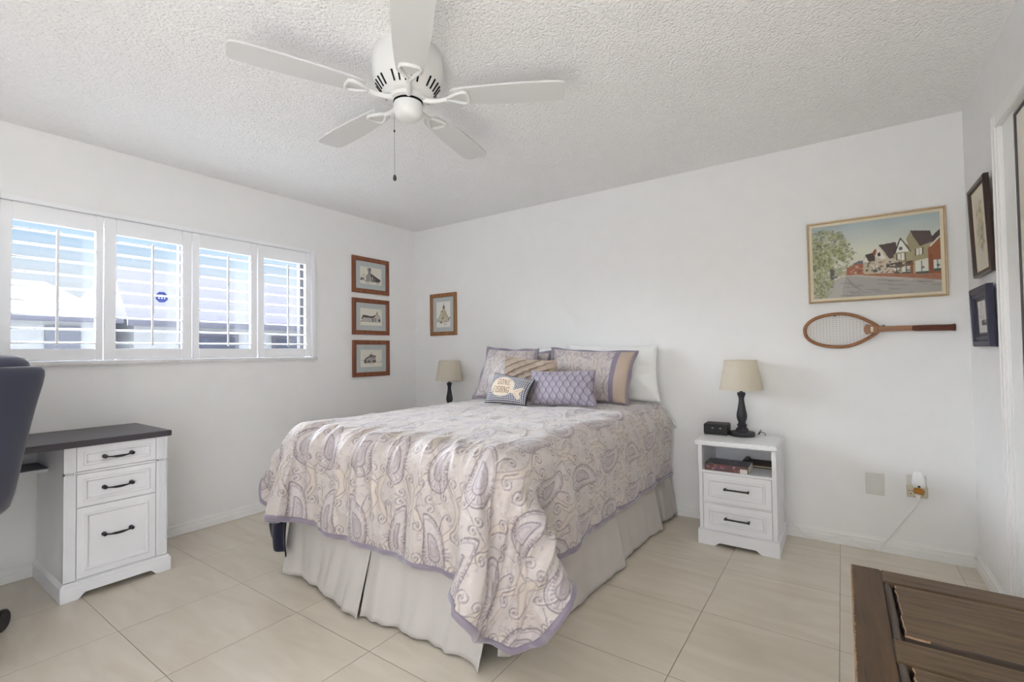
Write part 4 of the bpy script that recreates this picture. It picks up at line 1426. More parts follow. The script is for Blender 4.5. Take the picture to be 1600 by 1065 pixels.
def comforter():
    t = thing('comforter', 'puffy taupe and lilac paisley comforter with lavender binding draped over the bed', 'comforter', (-1.78, 2.40, 0.80))
    NY, NX = 92, 84
    C0 = drape(.28, .43, .45)
    U0, U1, V0, V1 = BX0 - .28, BX1 + .43, 1.41 - .45, 3.40
    nx, ny = 620, 680
    uu, vv = np.meshgrid(np.linspace(U0, U1, nx), np.linspace(V0, V1, ny))
    # round the two foot corners of the sheet
    def rounded(uu, vv, ue, sg, Rc, k):
        a = np.clip(1 - sg * (ue - uu) / Rc, 0, 1)
        b_ = np.clip(1 - (vv - V0) / Rc, 0, 1)
        a2 = a * np.sqrt(1 - k * b_ ** 2 / 2)
        b2 = b_ * np.sqrt(1 - k * a ** 2 / 2)
        un = np.where(a > 0, ue - sg * Rc * (1 - a2), uu)
        vn = np.where(b_ > 0, V0 + Rc * (1 - b2), vv)
        both = (a > 0) & (b_ > 0)
        return np.where(both, un, uu), np.where(both, vn, vv)
    uu, vv = rounded(uu, vv, U1, 1, 0.27, 0.75)
    uu, vv = rounded(uu, vv, U0, -1, 0.30, 0.95)
    def sm(x):
        x = np.clip(x, 0, 1)
        return x * x * (3 - 2 * x)
    fall = np.clip((BY0 - vv) / 0.45, 0, 1)
    vv = vv + fall * (0.022 + 0.055 * sm((BX0 + 0.55 - uu) / 0.6)) * (uu < BX1)
    def cubic(A, x, y):
        def wts(f):
            return (-0.5 * f + f ** 2 - 0.5 * f ** 3, 1 - 2.5 * f ** 2 + 1.5 * f ** 3, 0.5 * f + 2 * f ** 2 - 1.5 * f ** 3, -0.5 * f ** 2 + 0.5 * f ** 3)
        xi, yi = np.clip(np.floor(x).astype(int), 0, NX - 2), np.clip(np.floor(y).astype(int), 0, NY - 2)
        wx, wy = wts(x - xi), wts(y - yi)
        out = 0
        for j in range(4):
            row = 0
            jj = np.clip(yi + j - 1, 0, NY - 1)
            for i in range(4):
                row = row + wx[i][..., None] * A[jj, np.clip(xi + i - 1, 0, NX - 1)]
            out = out + wy[j][..., None] * row
        return out
    P = cubic(C0, (uu - U0) / (U1 - U0) * (NX - 1), (vv - V0) / (V1 - V0) * (NY - 1))
    def normals(P):
        du, dv = np.gradient(P, axis=1), np.gradient(P, axis=0)
        n = np.cross(du, dv)
        return n / np.maximum(np.linalg.norm(n, axis=-1, keepdims=True), 1e-9)
    N = normals(P)
    # puffs, quilting dimples and creases
    foot = np.clip((BY0 + 0.42 - vv) / 0.40, 0, 1)
    side = np.clip((uu - BX1 + 0.10) / 0.2, 0, 1)
    topm = (1 - np.clip((BY0 + 0.1 - vv) / 0.15, 0, 1)) * (1 - side)
    w = 0.009 * (vnoise(uu * 7, vv * 7, 1) - .5) + 0.005 * (vnoise(uu * 16, vv * 16, 2) - .5)
    ua = uu + 0.10 * np.sin((vv - BY0) * 3.0) * (uu - (BX0 + BX1) / 2) + 0.05 * (vnoise(uu * 3, vv * 4, 9) - .5)
    rid = 1 - np.abs(2 * vnoise(ua * 13.0, vv * 2.3, 21) - 1)
    rid2 = 1 - np.abs(2 * vnoise(ua * 24.0, vv * 4.5, 22) - 1)
    mfoot = foot * np.clip((vv - V0 + 0.03) / 0.12, 0.25, 1) * (0.25 + 0.75 * np.clip((BY0 + .35 - vv) / .25, 0, 1))
    w = w + mfoot * (0.026 * (rid ** 2 - .3) + 0.009 * (rid2 ** 2 - .3))
    dia = vnoise((uu * 0.9 + vv * 0.5) * 15, (vv - uu * 0.3) * 5, 31)
    w = w + topm * (1 - foot) * 0.007 * ((1 - np.abs(2 * dia - 1)) ** 2 - .3)
    for qx in np.arange(U0 + .2, U1, 0.335):
        for qy in np.arange(V0 + .21, V1, 0.325):
            r2 = (uu - qx) ** 2 + (vv - qy) ** 2
            w = w - (0.005 + 0.010 * side) * np.exp(-r2 / 0.0011) - 0.010 * np.exp(-r2 / 0.010) * (0.25 + 0.75 * side)
    w = w + side * 0.010 * (vnoise(uu * 6 + 3, vv * 6, 41) - .5)
    P = P + N * w[..., None]
    pull = 0.075 * sm((uu - (BX1 - .32)) / .2) * sm((BY0 - vv) / .35) * (1 - sm((uu - BX1) / .35))
    P[..., 0] += 0.82 * pull
    P[..., 1] += 0.30 * pull
    P[..., 2] = np.maximum(P[..., 2], 0.03)
    P[..., 1] = np.minimum(P[..., 1], D - 0.02)
    col = DAMASK.sample(uu + 0.03, vv + 0.05)
    q = grid_mesh('quilt_cover', P, M['damask'], t, col)
    sd = q.modifiers.new('filling', 'SOLIDIFY')
    sd.thickness = 0.012
    sd.offset = -1
    # lavender binding along left side, foot and right side
    edge = [(j, 0) for j in range(ny - 1, 0, -5)] + [(0, i) for i in range(0, nx, 5)] + [(j, nx - 1) for j in range(4, ny, 5)]
    ring = []
    for j, i in edge:
        jj = j + 6 if (j < 4) else j
        ii = i + 6 if i < 4 else (i - 6 if i > nx - 5 else i)
        p, inn = Vector(P[j, i]), Vector(P[min(jj, ny - 1), ii])
        e = (p - inn).normalized()
        n_ = Vector(N[j, i])
        ring.append((p, e, n_))
    es = []
    for k in range(len(ring)):
        e = sum((ring[m][1] for m in range(max(0, k - 3), min(len(ring), k + 4))), Vector())
        es.append(e.normalized())
    b = MB()
    rows = []
    for k, (p, _, n_) in enumerate(ring):
        e = es[k]
        wd = 0.019
        pts = [p - e * 0.006 + n_ * 0.0045, p + e * wd * .5 + n_ * 0.004, p + e * wd - n_ * 0.002 + n_ * 0.002 * math.sin(k * 0.8), p + e * (wd + .003) - n_ * 0.008, p + e * wd - n_ * 0.014, p + e * wd * .4 - n_ * 0.0165, p - e * 0.006 - n_ * 0.0165]
        rows.append([b.bm.verts.new((v.x, v.y, max(v.z, 0.012))) for v in pts])
    for k in range(len(rows) - 1):
        for m in range(7):
            b.bm.faces.new([rows[k][m], rows[k][(m + 1) % 7], rows[k + 1][(m + 1) % 7], rows[k + 1][m]])
    b.build('binding', M['satin'], t, smooth='all')
comforter()

def navy_blanket():
    P = np.zeros((24, 20, 3))
    for j in range(24):
        for i in range(20):
            u, v = i / 19, j / 23
            z = 0.40 - v * (0.205 + 0.085 * u + 0.02 * math.sin(u * 5))
            x = -2.575 + 0.165 * u + 0.02 * v
            y = 1.395 - 0.03 * math.sin(v * 2.2) + 0.012 * math.sin(u * 9 + v) * v
            P[j, i] = (x, y, z)
    o = grid_mesh('blanket', P, M['navy_blanket'])
    o.modifiers.new('thickness', 'SOLIDIFY').thickness = 0.006
    tag(o, 'dark navy blanket corner hanging below the comforter at its left foot corner', 'blanket')
navy_blanket()

# ------------------------------------------------------------------ pillows, each a puffed patch between four corners
def pillow(name, label, cat, Q, puff, material, colorfn=None, nx=70, ny=50, flange=0.0, flange_m=None, sag=0.0, group=None, power=0.42, seed=0, wr=0.004, detail=None, piping=None, dim=1.0, base_up=0.010):
    TL, TR, BR, BL = [Vector(q) for q in Q]
    for q in (TL, TR, BR, BL):
        q.z += base_up
    c = (TL + TR + BR + BL) / 4
    nrm = (TR - BL).cross(TL - BR).normalized()
    if nrm.y > 0:
        nrm = -nrm
    t = thing(name, label, cat, tuple((BL + BR) / 2), group)
    wdt = ((TR - TL).length + (BR - BL).length) / 2
    hgt = ((TL - BL).length + (TR - BR).length) / 2
    u, v = np.meshgrid(np.linspace(0, 1, nx), np.linspace(0, 1, ny))
    def patch(u, v, inset=0.0):
        # edges bow inwards between the corners like a stuffed cushion
        bow = 0.035
        uu = u + bow * (0.5 - u) * 2 * np.sin(np.pi * v) * abs(dim)
        vv = v + bow * (0.5 - v) * 2 * np.sin(np.pi * u) * abs(dim)
        uu = inset + uu * (1 - 2 * inset)
        vv = inset + vv * (1 - 2 * inset)
        B_l = np.array(BL)
        return (np.multiply.outer((1 - uu) * (1 - vv), np.array(BL)) + np.multiply.outer(uu * (1 - vv), np.array(BR)) + np.multiply.outer(uu * vv, np.array(TR)) + np.multiply.outer((1 - uu) * vv, np.array(TL)))
    ins = flange / max(wdt, hgt)
    base = patch(u, v, ins)
    prof = (np.clip(4 * u * (1 - u), 0, 1) ** power) * (np.clip(4 * v * (1 - v), 0, 1) ** power)
    low = 1 + sag * (0.5 - v)
    wrk = wr * (vnoise(u * 9 + seed, v * 7, seed + 3) - .5) * 2 + wr * 1.2 * (vnoise(u * 3 + seed, v * 3, seed + 4) - .5) * 2
    n3 = np.array(nrm)
    hgt_f = puff * prof * low + wrk * prof
    if detail is not None:
        hgt_f = hgt_f + detail(u, v) * prof
    front = base + n3 * hgt_f[..., None]
    back = base - n3 * (puff * 0.6 * prof * low)[..., None]
    P = np.concatenate([front, back[::-1]], 0)
    col = None
    if colorfn is not None:
        cf = colorfn(u * wdt, v * hgt, u, v)
        col = np.concatenate([cf, cf[::-1]], 0)
    grid_mesh('cushion', P, material, t, col)
    if flange:
        b = MB()
        loop = [(q, 0) for q in np.linspace(0, 1, 24)] + [(1, q) for q in np.linspace(0, 1, 20)[1:]] + [(q, 1) for q in np.linspace(1, 0, 24)[1:]] + [(0, q) for q in np.linspace(1, 0, 20)[1:-1]]
        rin, rout, ro2, ri2 = [], [], [], []
        for k, (a, c_) in enumerate(loop):
            pi_ = Vector(patch(np.array(a), np.array(c_), ins))
            po = Vector(patch(np.array(a), np.array(c_), 0.0)) + nrm * 0.008 * math.sin(k * 0.7 + seed)
            rin.append(b.bm.verts.new(pi_ + nrm * .004))
            rout.append(b.bm.verts.new(po + nrm * .003))
            ro2.append(b.bm.verts.new(po - nrm * .003))
            ri2.append(b.bm.verts.new(pi_ - nrm * .004))
        m = len(loop)
        for k in range(m):
            q = (k + 1) % m
            for r1, r2 in ((rin, rout), (rout, ro2), (ro2, ri2)):
                b.bm.faces.new([r1[k], r1[q], r2[q], r2[k]])
        b.build('flange', flange_m, t, smooth='all')
    if piping is not None:
        loop = [(q, 0) for q in np.linspace(0, 1, 24)] + [(1, q) for q in np.linspace(0, 1, 16)[1:]] + [(q, 1) for q in np.linspace(1, 0, 24)[1:]] + [(0, q) for q in np.linspace(1, 0, 16)[1:-1]]
        MB().tube([Vector(patch(np.array(a), np.array(c_), ins)) for a, c_ in loop], 0.004, 8, closed=True).build('piping', piping, t, smooth='all')
    return t

def pale(c, k):
    return c * (1 - k) + lin((214, 208, 206)) * k

def sham_col(stripe_u):
    def f(x, y, u, v):
        c = pale(DAMASK.sample(x + 0.05, y + 0.02), 0.12)
        if stripe_u:
            c = c.copy()
            s0, s1 = stripe_u
            c[(u > s0)] = lin((186, 168, 152))
            c[(u > s0) & (u < s1)] = lin((138, 128, 146))
        return c
    return f

pillow('bed_pillow', 'white bed pillow against the wall at the right, behind the striped sham', 'pillow', [(-1.8, 3.400, 1.214), (-1.087, 3.396, 1.201), (-1.049, 3.315, 0.803), (-1.776, 3.31, 0.79)], 0.055, M['linen'], group='white bed pillows', seed=2, wr=0.026, sag=0.5, dim=0.8)
pillow('bed_pillow', 'white bed pillow at the left, almost hidden behind the paisley shams', 'pillow', [(-2.50, 3.396, 1.180), (-1.83, 3.400, 1.205), (-1.83, 3.287, 0.79), (-2.52, 3.281, 0.79)], 0.06, M['linen'], group='white bed pillows', seed=5, wr=0.01, sag=0.5)
pillow('pillow_sham', 'paisley sham with a lavender stripe at its right side, in front of the white pillow', 'sham', [(-1.872, 3.238, 1.198), (-1.166, 3.226, 1.164), (-1.198, 3.10, 0.787), (-1.848, 3.10, 0.782)], 0.065, M['damask'], sham_col((0.80, 0.86)), 190, 120, 0.022, M['satin'], seed=7, group='paisley shams', wr=0.006)
pillow('pillow_sham', 'paisley sham only showing its top edge between the left and right shams', 'sham', [(-2.32, 3.285, 1.188), (-1.895, 3.280, 1.172), (-1.875, 3.17, 0.80), (-2.30, 3.17, 0.80)], 0.035, M['damask'], sham_col(None), 90, 70, 0.022, M['satin'], seed=9, group='paisley shams')
pillow('pillow_sham', 'paisley sham with wide lavender flange leaning at the far left of the bed head', 'sham', [(-2.436, 3.150, 1.215), (-1.926, 3.140, 1.191), (-1.85, 2.985, 0.79), (-2.48, 2.985, 0.79)], 0.075, M['damask'], sham_col(None), 180, 130, 0.028, M['satin'], seed=12, group='paisley shams', wr=0.008)

def pleats(u, v):
    a = (v * 1.15 - u * 0.75) * 5.0
    b_ = (u * 1.15 + v * 0.75) * 5.0
    fa = a - np.floor(a)
    fb = b_ - np.floor(b_)
    return 0.020 * (1 - fa) ** 1.5 + 0.012 * (1 - fb) ** 2 - 0.010
pillow('pleated_cushion', 'square taupe cushion with criss-cross pleats, behind the gone fishing cushion', 'cushion', [(-2.150, 3.005, 1.135), (-1.680, 2.985, 1.096), (-1.645, 2.885, 0.802), (-2.135, 2.885, 0.802)], 0.040, M['taupe'], None, 130, 110, seed=15, wr=0.002, detail=pleats, piping=M['taupe'])

def ogee_col(x, y, u, v):
    base, line, pale_ = lin((160, 153, 164)), lin((114, 105, 130)), lin((188, 181, 193))
    W_, H_ = 0.058, 0.090
    c = np.empty(x.shape + (3,))
    c[:] = base
    ph = y / H_ * 2 * np.pi
    d = np.full(x.shape, 1e9)
    for k in range(-1, 26):
        s = 1 if k % 2 == 0 else -1
        d = np.minimum(d, np.abs(x - (k * W_ / 2 + W_ / 4 + s * W_ * 0.2 * np.sign(np.cos(ph)) * np.abs(np.cos(ph)) ** .7)))
    row = np.floor(y / H_ * 2 + .5)
    fx = np.abs((x / W_ + 0.25 + 0.5 * (row % 2)) % 1 - .5) * W_
    fy = np.abs((y / H_ * 2 + .5) % 1 - .5) * H_ / 2
    dm = fx * 1.1 + fy
    c[dm < 0.013] = pale_
    c[(dm < 0.0075)] = base
    c[dm < 0.0035] = line
    k = np.clip((0.0042 - d) / 0.002, 0, 1)[..., None]
    return c * (1 - k) + line * k
M['ogee'] = painted('lavender_ogee_weave', 0.55, 0.5, 0.0004, 0.35, 1000)
pillow('ogee_cushion', 'oblong lavender cushion with a woven ogee pattern, front centre of the pillows', 'cushion', [(-1.838, 2.875, 1.024), (-1.336, 2.880, 1.034), (-1.286, 2.785, 0.812), (-1.783, 2.775, 0.80)], 0.058, M['ogee'], ogee_col, 200, 120, seed=18, wr=0.003, piping=M['satin'])

# lettering on the fishing cushion: thick and thin strokes with small serifs
GLYPH = {
    'G': [([(.92, .82), (.75, .97), (.5, 1), (.22, .85), (.08, .5), (.22, .15), (.5, 0), (.8, .06), (.92, .25), (.92, .44)], 0), ([(.6, .44), (1.0, .44)], 1)],
    'O': [([(.5, 1), (.2, .85), (.06, .5), (.2, .15), (.5, 0), (.8, .15), (.94, .5), (.8, .85), (.5, 1)], 0)],
    'N': [([(.12, 0), (.12, 1)], 1), ([(.12, 1), (.88, 0)], 0), ([(.88, 0), (.88, 1)], 1), ([(0, 0), (.26, 0)], 1), ([(.74, 1), (1.0, 1)], 1)],
    'E': [([(.2, 0), (.2, 1)], 0), ([(.1, 1), (.9, 1), (.9, .84)], 1), ([(.2, .52), (.7, .52)], 1), ([(.1, 0), (.92, 0), (.92, .18)], 1)],
    'F': [([(.2, 0), (.2, 1)], 0), ([(.08, 1), (.92, 1), (.92, .82)], 1), ([(.2, .53), (.72, .53)], 1), ([(.04, 0), (.4, 0)], 1)],
    'I': [([(.5, 0), (.5, 1)], 0), ([(.3, 0), (.7, 0)], 1), ([(.3, 1), (.7, 1)], 1)],
    'S': [([(.88, .8), (.75, .97), (.45, 1), (.18, .86), (.16, .66), (.45, .53), (.8, .4), (.9, .2), (.65, .01), (.35, .01), (.1, .18)], 0)],
    'H': [([(.18, 0), (.18, 1)], 0), ([(.82, 0), (.82, 1)], 0), ([(.18, .52), (.82, .52)], 1), ([(.04, 0), (.32, 0)], 1), ([(.68, 0), (.96, 0)], 1), ([(.04, 1), (.32, 1)], 1), ([(.68, 1), (.96, 1)], 1)],
}
def write(B, word, x0, x1, y0, h, tilt, c):
    n = len(word)
    wts = [0.45 if ch == 'I' else 1.0 for ch in word]
    tot = sum(wts)
    x = x0
    for ch, w in zip(word, wts):
        cw = (x1 - x0) * w / tot
        for pts, thin in GLYPH[ch]:
            B.stroke([(x + cw * (.10 + .80 * px), y0 + h * py + tilt * (x + cw * .5 - x0)) for px, py in pts], 0.0030 if thin else 0.0056, c)
        x += cw
def fishing_board():
    W, Hh = 0.36, 0.245
    B = Board(W, Hh, 0.0009, (226, 224, 222))
    X, Y = np.meshgrid((np.arange(B.nx) + .5) * B.res, (np.arange(B.ny) + .5) * B.res)
    g = 0.0145
    a, c = (np.floor(X / g * 2) % 2), (np.floor(Y / g * 2) % 2)
    tone = a + c
    B.a[tone == 1] = lin((146, 148, 160))
    B.a[tone == 2] = lin((48, 50, 66))
    cream = (226, 212, 192)
    el = [(0.145 + 0.108 * math.cos(q) + 0.0 * math.sin(q), 0.128 + 0.085 * math.sin(q)) for q in np.linspace(0, 2 * np.pi, 50)[:-1]]
    tail = [(0.232, 0.118), (0.262, 0.104), (0.325, 0.140), (0.330, 0.128), (0.306, 0.085), (0.318, 0.048), (0.300, 0.030), (0.262, 0.074), (0.225, 0.078)]
    for P, w in ((el, 0.008), (tail, 0.008)):
        B.stroke(list(P) + [P[0]], w, (200, 196, 190))
    B.poly(el, cream)
    B.poly(tail, cream)
    B.stroke([(0.27, 0.088), (0.318, 0.118)], 0.003, (190, 150, 120))
    B.stroke([(0.268, 0.082), (0.302, 0.048)], 0.003, (190, 150, 120))
    ink = (132, 98, 76)
    write(B, 'GONE', 0.082, 0.215, 0.142, 0.050, 0.02, ink)
    write(B, 'FISHING', 0.062, 0.222, 0.072, 0.052, 0.0, ink)
    return B
FISH = fishing_board()
M['fishing'] = painted('fishing_cushion_print', 0.85, 0.1, 0.0004, 0.15, 1100)
pillow('gone_fishing_cushion', 'small checked cushion with a cream fish reading gone fishing', 'cushion', [(-2.101, 2.800, 1.014), (-1.742, 2.777, 0.970), (-1.765, 2.690, 0.803), (-2.118, 2.695, 0.806)], 0.055, M['fishing'], lambda x, y, u, v: FISH.sample(u * 0.3599, v * 0.2449), 300, 200, seed=21, wr=0.002, piping=M['navy_blanket'])

# ------------------------------------------------------------------ pictures
def picture(name, label, fr, u0, u1, v0, v1, fw, depth, frame_m, board, print_ins, print_m, mat_m=None, mat_ins=0.0, loc=None, group=None, prof=None, res=None):
    c = fr((u0 + u1) / 2, (v0 + v1) / 2, 0)
    t = thing(name, label, 'picture', tuple(c), group)
    b = MB()
    lv = prof or [(0, 0.001), (0, depth * .8), (fw * .2, depth), (fw * .8, depth * .92), (fw, depth * .6), (fw, 0.001)]
    b.nest(u0, u1, v0, v1, lv, fr, cap=False)
    b.build('frame', frame_m, t)
    if mat_m:
        MB().nest(u0 + fw, u1 - fw, v0 + fw, v1 - fw, [(0, depth * .3), (0, depth * .42), (mat_ins, depth * .42), (mat_ins + 0.0015, depth * .36), (mat_ins + .0015, depth * .3)], fr, cap=False).build('mat_board', mat_m, t)
    i = print_ins
    W, Hh = u1 - u0 - 2 * i, v1 - v0 - 2 * i
    nx, ny = max(8, int(W / (res or board.res))), max(8, int(Hh / (res or board.res)))
    uu, vv = np.meshgrid(np.linspace(0, 1, nx), np.linspace(0, 1, ny))
    o, ex, ey, ez = np.array(fr(0, 0, 0)), np.array(fr(1, 0, 0) - fr(0, 0, 0)), np.array(fr(0, 1, 0) - fr(0, 0, 0)), np.array(fr(0, 0, 1) - fr(0, 0, 0))
    P = o + (u0 + i + uu * W)[..., None] * ex + (v0 + i + vv * Hh)[..., None] * ey + depth * .34 * ez
    grid_mesh('print', P, print_m, t, board.sample(uu * board.w * .9999, vv * board.h * .9999))
    return t
M['print'] = painted('printed_paper', 0.6, 0, 0, 0.3, 300)

def sketch(W, Hh, items, bgc=(222, 218, 206), seed=1, hatch=None):
    B = Board(W, Hh, 0.0022, bgc)
    r2 = random.Random(seed)
    for it in items:
        if it[0] == 'p':
            B.poly([(x * W, (1 - y) * Hh) for x, y in it[1]], it[2], it[3] if len(it) > 3 else 1)
        elif it[0] == 's':
            B.stroke([(x * W, (1 - y) * Hh) for x, y in it[1]], it[2], it[3], it[4] if len(it) > 4 else 1)
        elif it[0] == 'b':        # bush of small dabs
            x, y, r, c, n = it[1:]
            for k in range(n):
                B.dot((x + (r2.random() - .5) * 2 * r) * W, (1 - y - (r2.random() - .5) * 1.6 * r) * Hh, 0.003 + r2.random() * .005, c, 0.6)
    return B
ink, grey, lt = (66, 62, 60), (122, 118, 114), (176, 172, 168)
# top: tall chimney house seen at an angle
S1 = sketch(0.30, 0.22, [
    ('p', [(.02, .74), (.18, .60), (.22, .76), (.06, .80)], grey, .7), ('b', .10, .68, .09, ink, 22), ('b', .16, .50, .06, lt, 14),
    ('p', [(.28, .72), (.27, .56), (.38, .40), (.46, .36), (.47, .80), (.36, .82)], (150, 145, 142)),
    ('p', [(.35, .10), (.50, .08), (.50, .22), (.46, .38), (.38, .38), (.36, .20)], (140, 136, 132)), ('s', [(.36, .10), (.50, .09)], .006, ink), ('p', [(.44, .1), (.50, .09), (.50, .24), (.45, .24)], ink),
    ('p', [(.46, .34), (.93, .66), (.90, .80), (.50, .82)], (84, 80, 76)), ('p', [(.52, .54), (.60, .56), (.60, .78), (.53, .79)], lt, .8), ('p', [(.64, .62), (.70, .64), (.70, .78), (.65, .78)], lt, .6),
    ('s', [(.44, .34), (.95, .68)], .005, ink), ('s', [(.44, .34), (.27, .56)], .004, ink), ('b', .75, .78, .14, ink, 26), ('b', .40, .84, .1, grey, 12), ('b', .28, .80, .06, ink, 8)], seed=2)
# middle: long low chapel
S2 = sketch(0.30, 0.22, [
    ('p', [(.13, .42), (.55, .46), (.66, .42), (.76, .28), (.92, .54), (.93, .74), (.56, .76), (.10, .74), (.08, .62)], (188, 184, 178)),
    ('p', [(.13, .40), (.52, .46), (.70, .38), (.62, .52), (.54, .56), (.12, .53)], (78, 76, 74)), ('p', [(.10, .50), (.14, .53), (.12, .62), (.07, .62)], ink),
    ('s', [(.64, .50), (.76, .28), (.91, .54)], .005, ink), ('p', [(.73, .27), (.79, .26), (.78, .34), (.74, .35)], grey), ('p', [(.745, .20), (.785, .20), (.785, .26), (.745, .26)], ink),
    ('p', [(.55, .56), (.60, .56), (.60, .76), (.55, .76)], ink, .8), ('p', [(.64, .56), (.72, .56), (.72, .74), (.66, .74)], grey, .8), ('p', [(.82, .60), (.92, .60), (.92, .73), (.82, .73)], ink, .85),
    ('s', [(.12, .62), (.52, .64)], .004, grey, .7), ('s', [(.14, .70), (.52, .72)], .003, grey, .7), ('s', [(.02, .76), (.95, .77)], .004, grey, .8), ('s', [(.02, .78), (.12, .72)], .006, ink, .8)], seed=3)
# bottom: square house with a cupola
S3 = sketch(0.30, 0.22, [
    ('b', .22, .40, .12, (200, 197, 188), 22), ('b', .20, .66, .12, (184, 186, 176), 22),
    ('p', [(.22, .56), (.42, .40), (.70, .40), (.70, .74), (.22, .74)], (170, 160, 156)), ('p', [(.20, .52), (.42, .36), (.72, .36), (.66, .46), (.40, .46), (.24, .56)], (110, 102, 100)),
    ('p', [(.40, .29), (.58, .29), (.56, .37), (.42, .37)], grey), ('s', [(.49, .18), (.49, .30)], .006, grey), ('p', [(.17, .58), (.26, .54), (.28, .74), (.18, .74)], ink, .85),
    ('p', [(.34, .66), (.46, .66), (.46, .74), (.34, .74)], ink, .7), ('p', [(.58, .60), (.70, .60), (.70, .74), (.58, .74)], ink, .9),
    ('s', [(.44, .52), (.68, .52)], .005, grey), ('s', [(.48, .44), (.48, .50)], .006, lt), ('s', [(.56, .44), (.56, .50)], .006, lt), ('s', [(.64, .44), (.64, .50)], .006, lt),
    ('b', .82, .66, .12, (190, 180, 180), 16), ('b', .32, .70, .10, ink, 18), ('b', .50, .72, .12, ink, 16), ('s', [(.22, .76), (.95, .72)], .004, lt)], seed=4)
# back wall: steep church with a spire
S4 = sketch(0.20, 0.28, [
    ('p', [(.16, .66), (.42, .34), (.60, .32), (.84, .64), (.80, .78), (.20, .80)], (198, 190, 168)), ('p', [(.46, .26), (.60, .26), (.62, .36), (.76, .62), (.40, .60), (.42, .36)], (186, 174, 146)),
    ('p', [(.44, .28), (.53, .12), (.62, .28)], (92, 84, 88)), ('s', [(.53, .08), (.53, .16)], .004, ink), ('s', [(.36, .38), (.18, .64)], .004, (120, 108, 96)), ('s', [(.60, .36), (.82, .62)], .005, (110, 100, 96)),
    ('p', [(.34, .36), (.42, .34), (.40, .42), (.35, .42)], (120, 106, 100)), ('b', .10, .70, .08, (110, 130, 110), 16), ('b', .90, .67, .08, (96, 104, 104), 18),
    ('p', [(.40, .62), (.52, .60), (.52, .68), (.40, .68)], (120, 116, 118)), ('p', [(.30, .74), (.38, .74), (.38, .84), (.31, .84)], ink), ('s', [(.20, .80), (.90, .78)], .004, grey), ('b', .62, .78, .12, grey, 10)], bgc=(226, 224, 218), seed=5)
picture('framed_sketch', 'wood-framed sketch of a tall-chimneyed house, top of three left of the corner', fl_, 2.690, 3.112, 1.742, 2.077, 0.040, 0.022, M['frame_wood'], S1, 0.082, M['print'], M['mat_board'], 0.046, group='three framed sketches on the window wall')
picture('framed_sketch', 'wood-framed sketch of a long low chapel, middle of three left of the corner', fl_, 2.690, 3.112, 1.356, 1.691, 0.040, 0.022, M['frame_wood'], S2, 0.082, M['print'], M['mat_board'], 0.046, group='three framed sketches on the window wall')
picture('framed_sketch', 'wood-framed sketch of a square house, lowest of three left of the corner', fl_, 2.690, 3.112, 0.969, 1.305, 0.040, 0.022, M['frame_wood'], S3, 0.082, M['print'], M['mat_board'], 0.046, group='three framed sketches on the window wall')
picture('framed_church_sketch', 'narrow oak-framed church drawing alone on the back wall above the left lamp', fb_, -3.405, -3.057, 1.350, 1.767, 0.038, 0.022, M['frame_oak'], S4, 0.076, M['print'], M['mat_board'], 0.042)

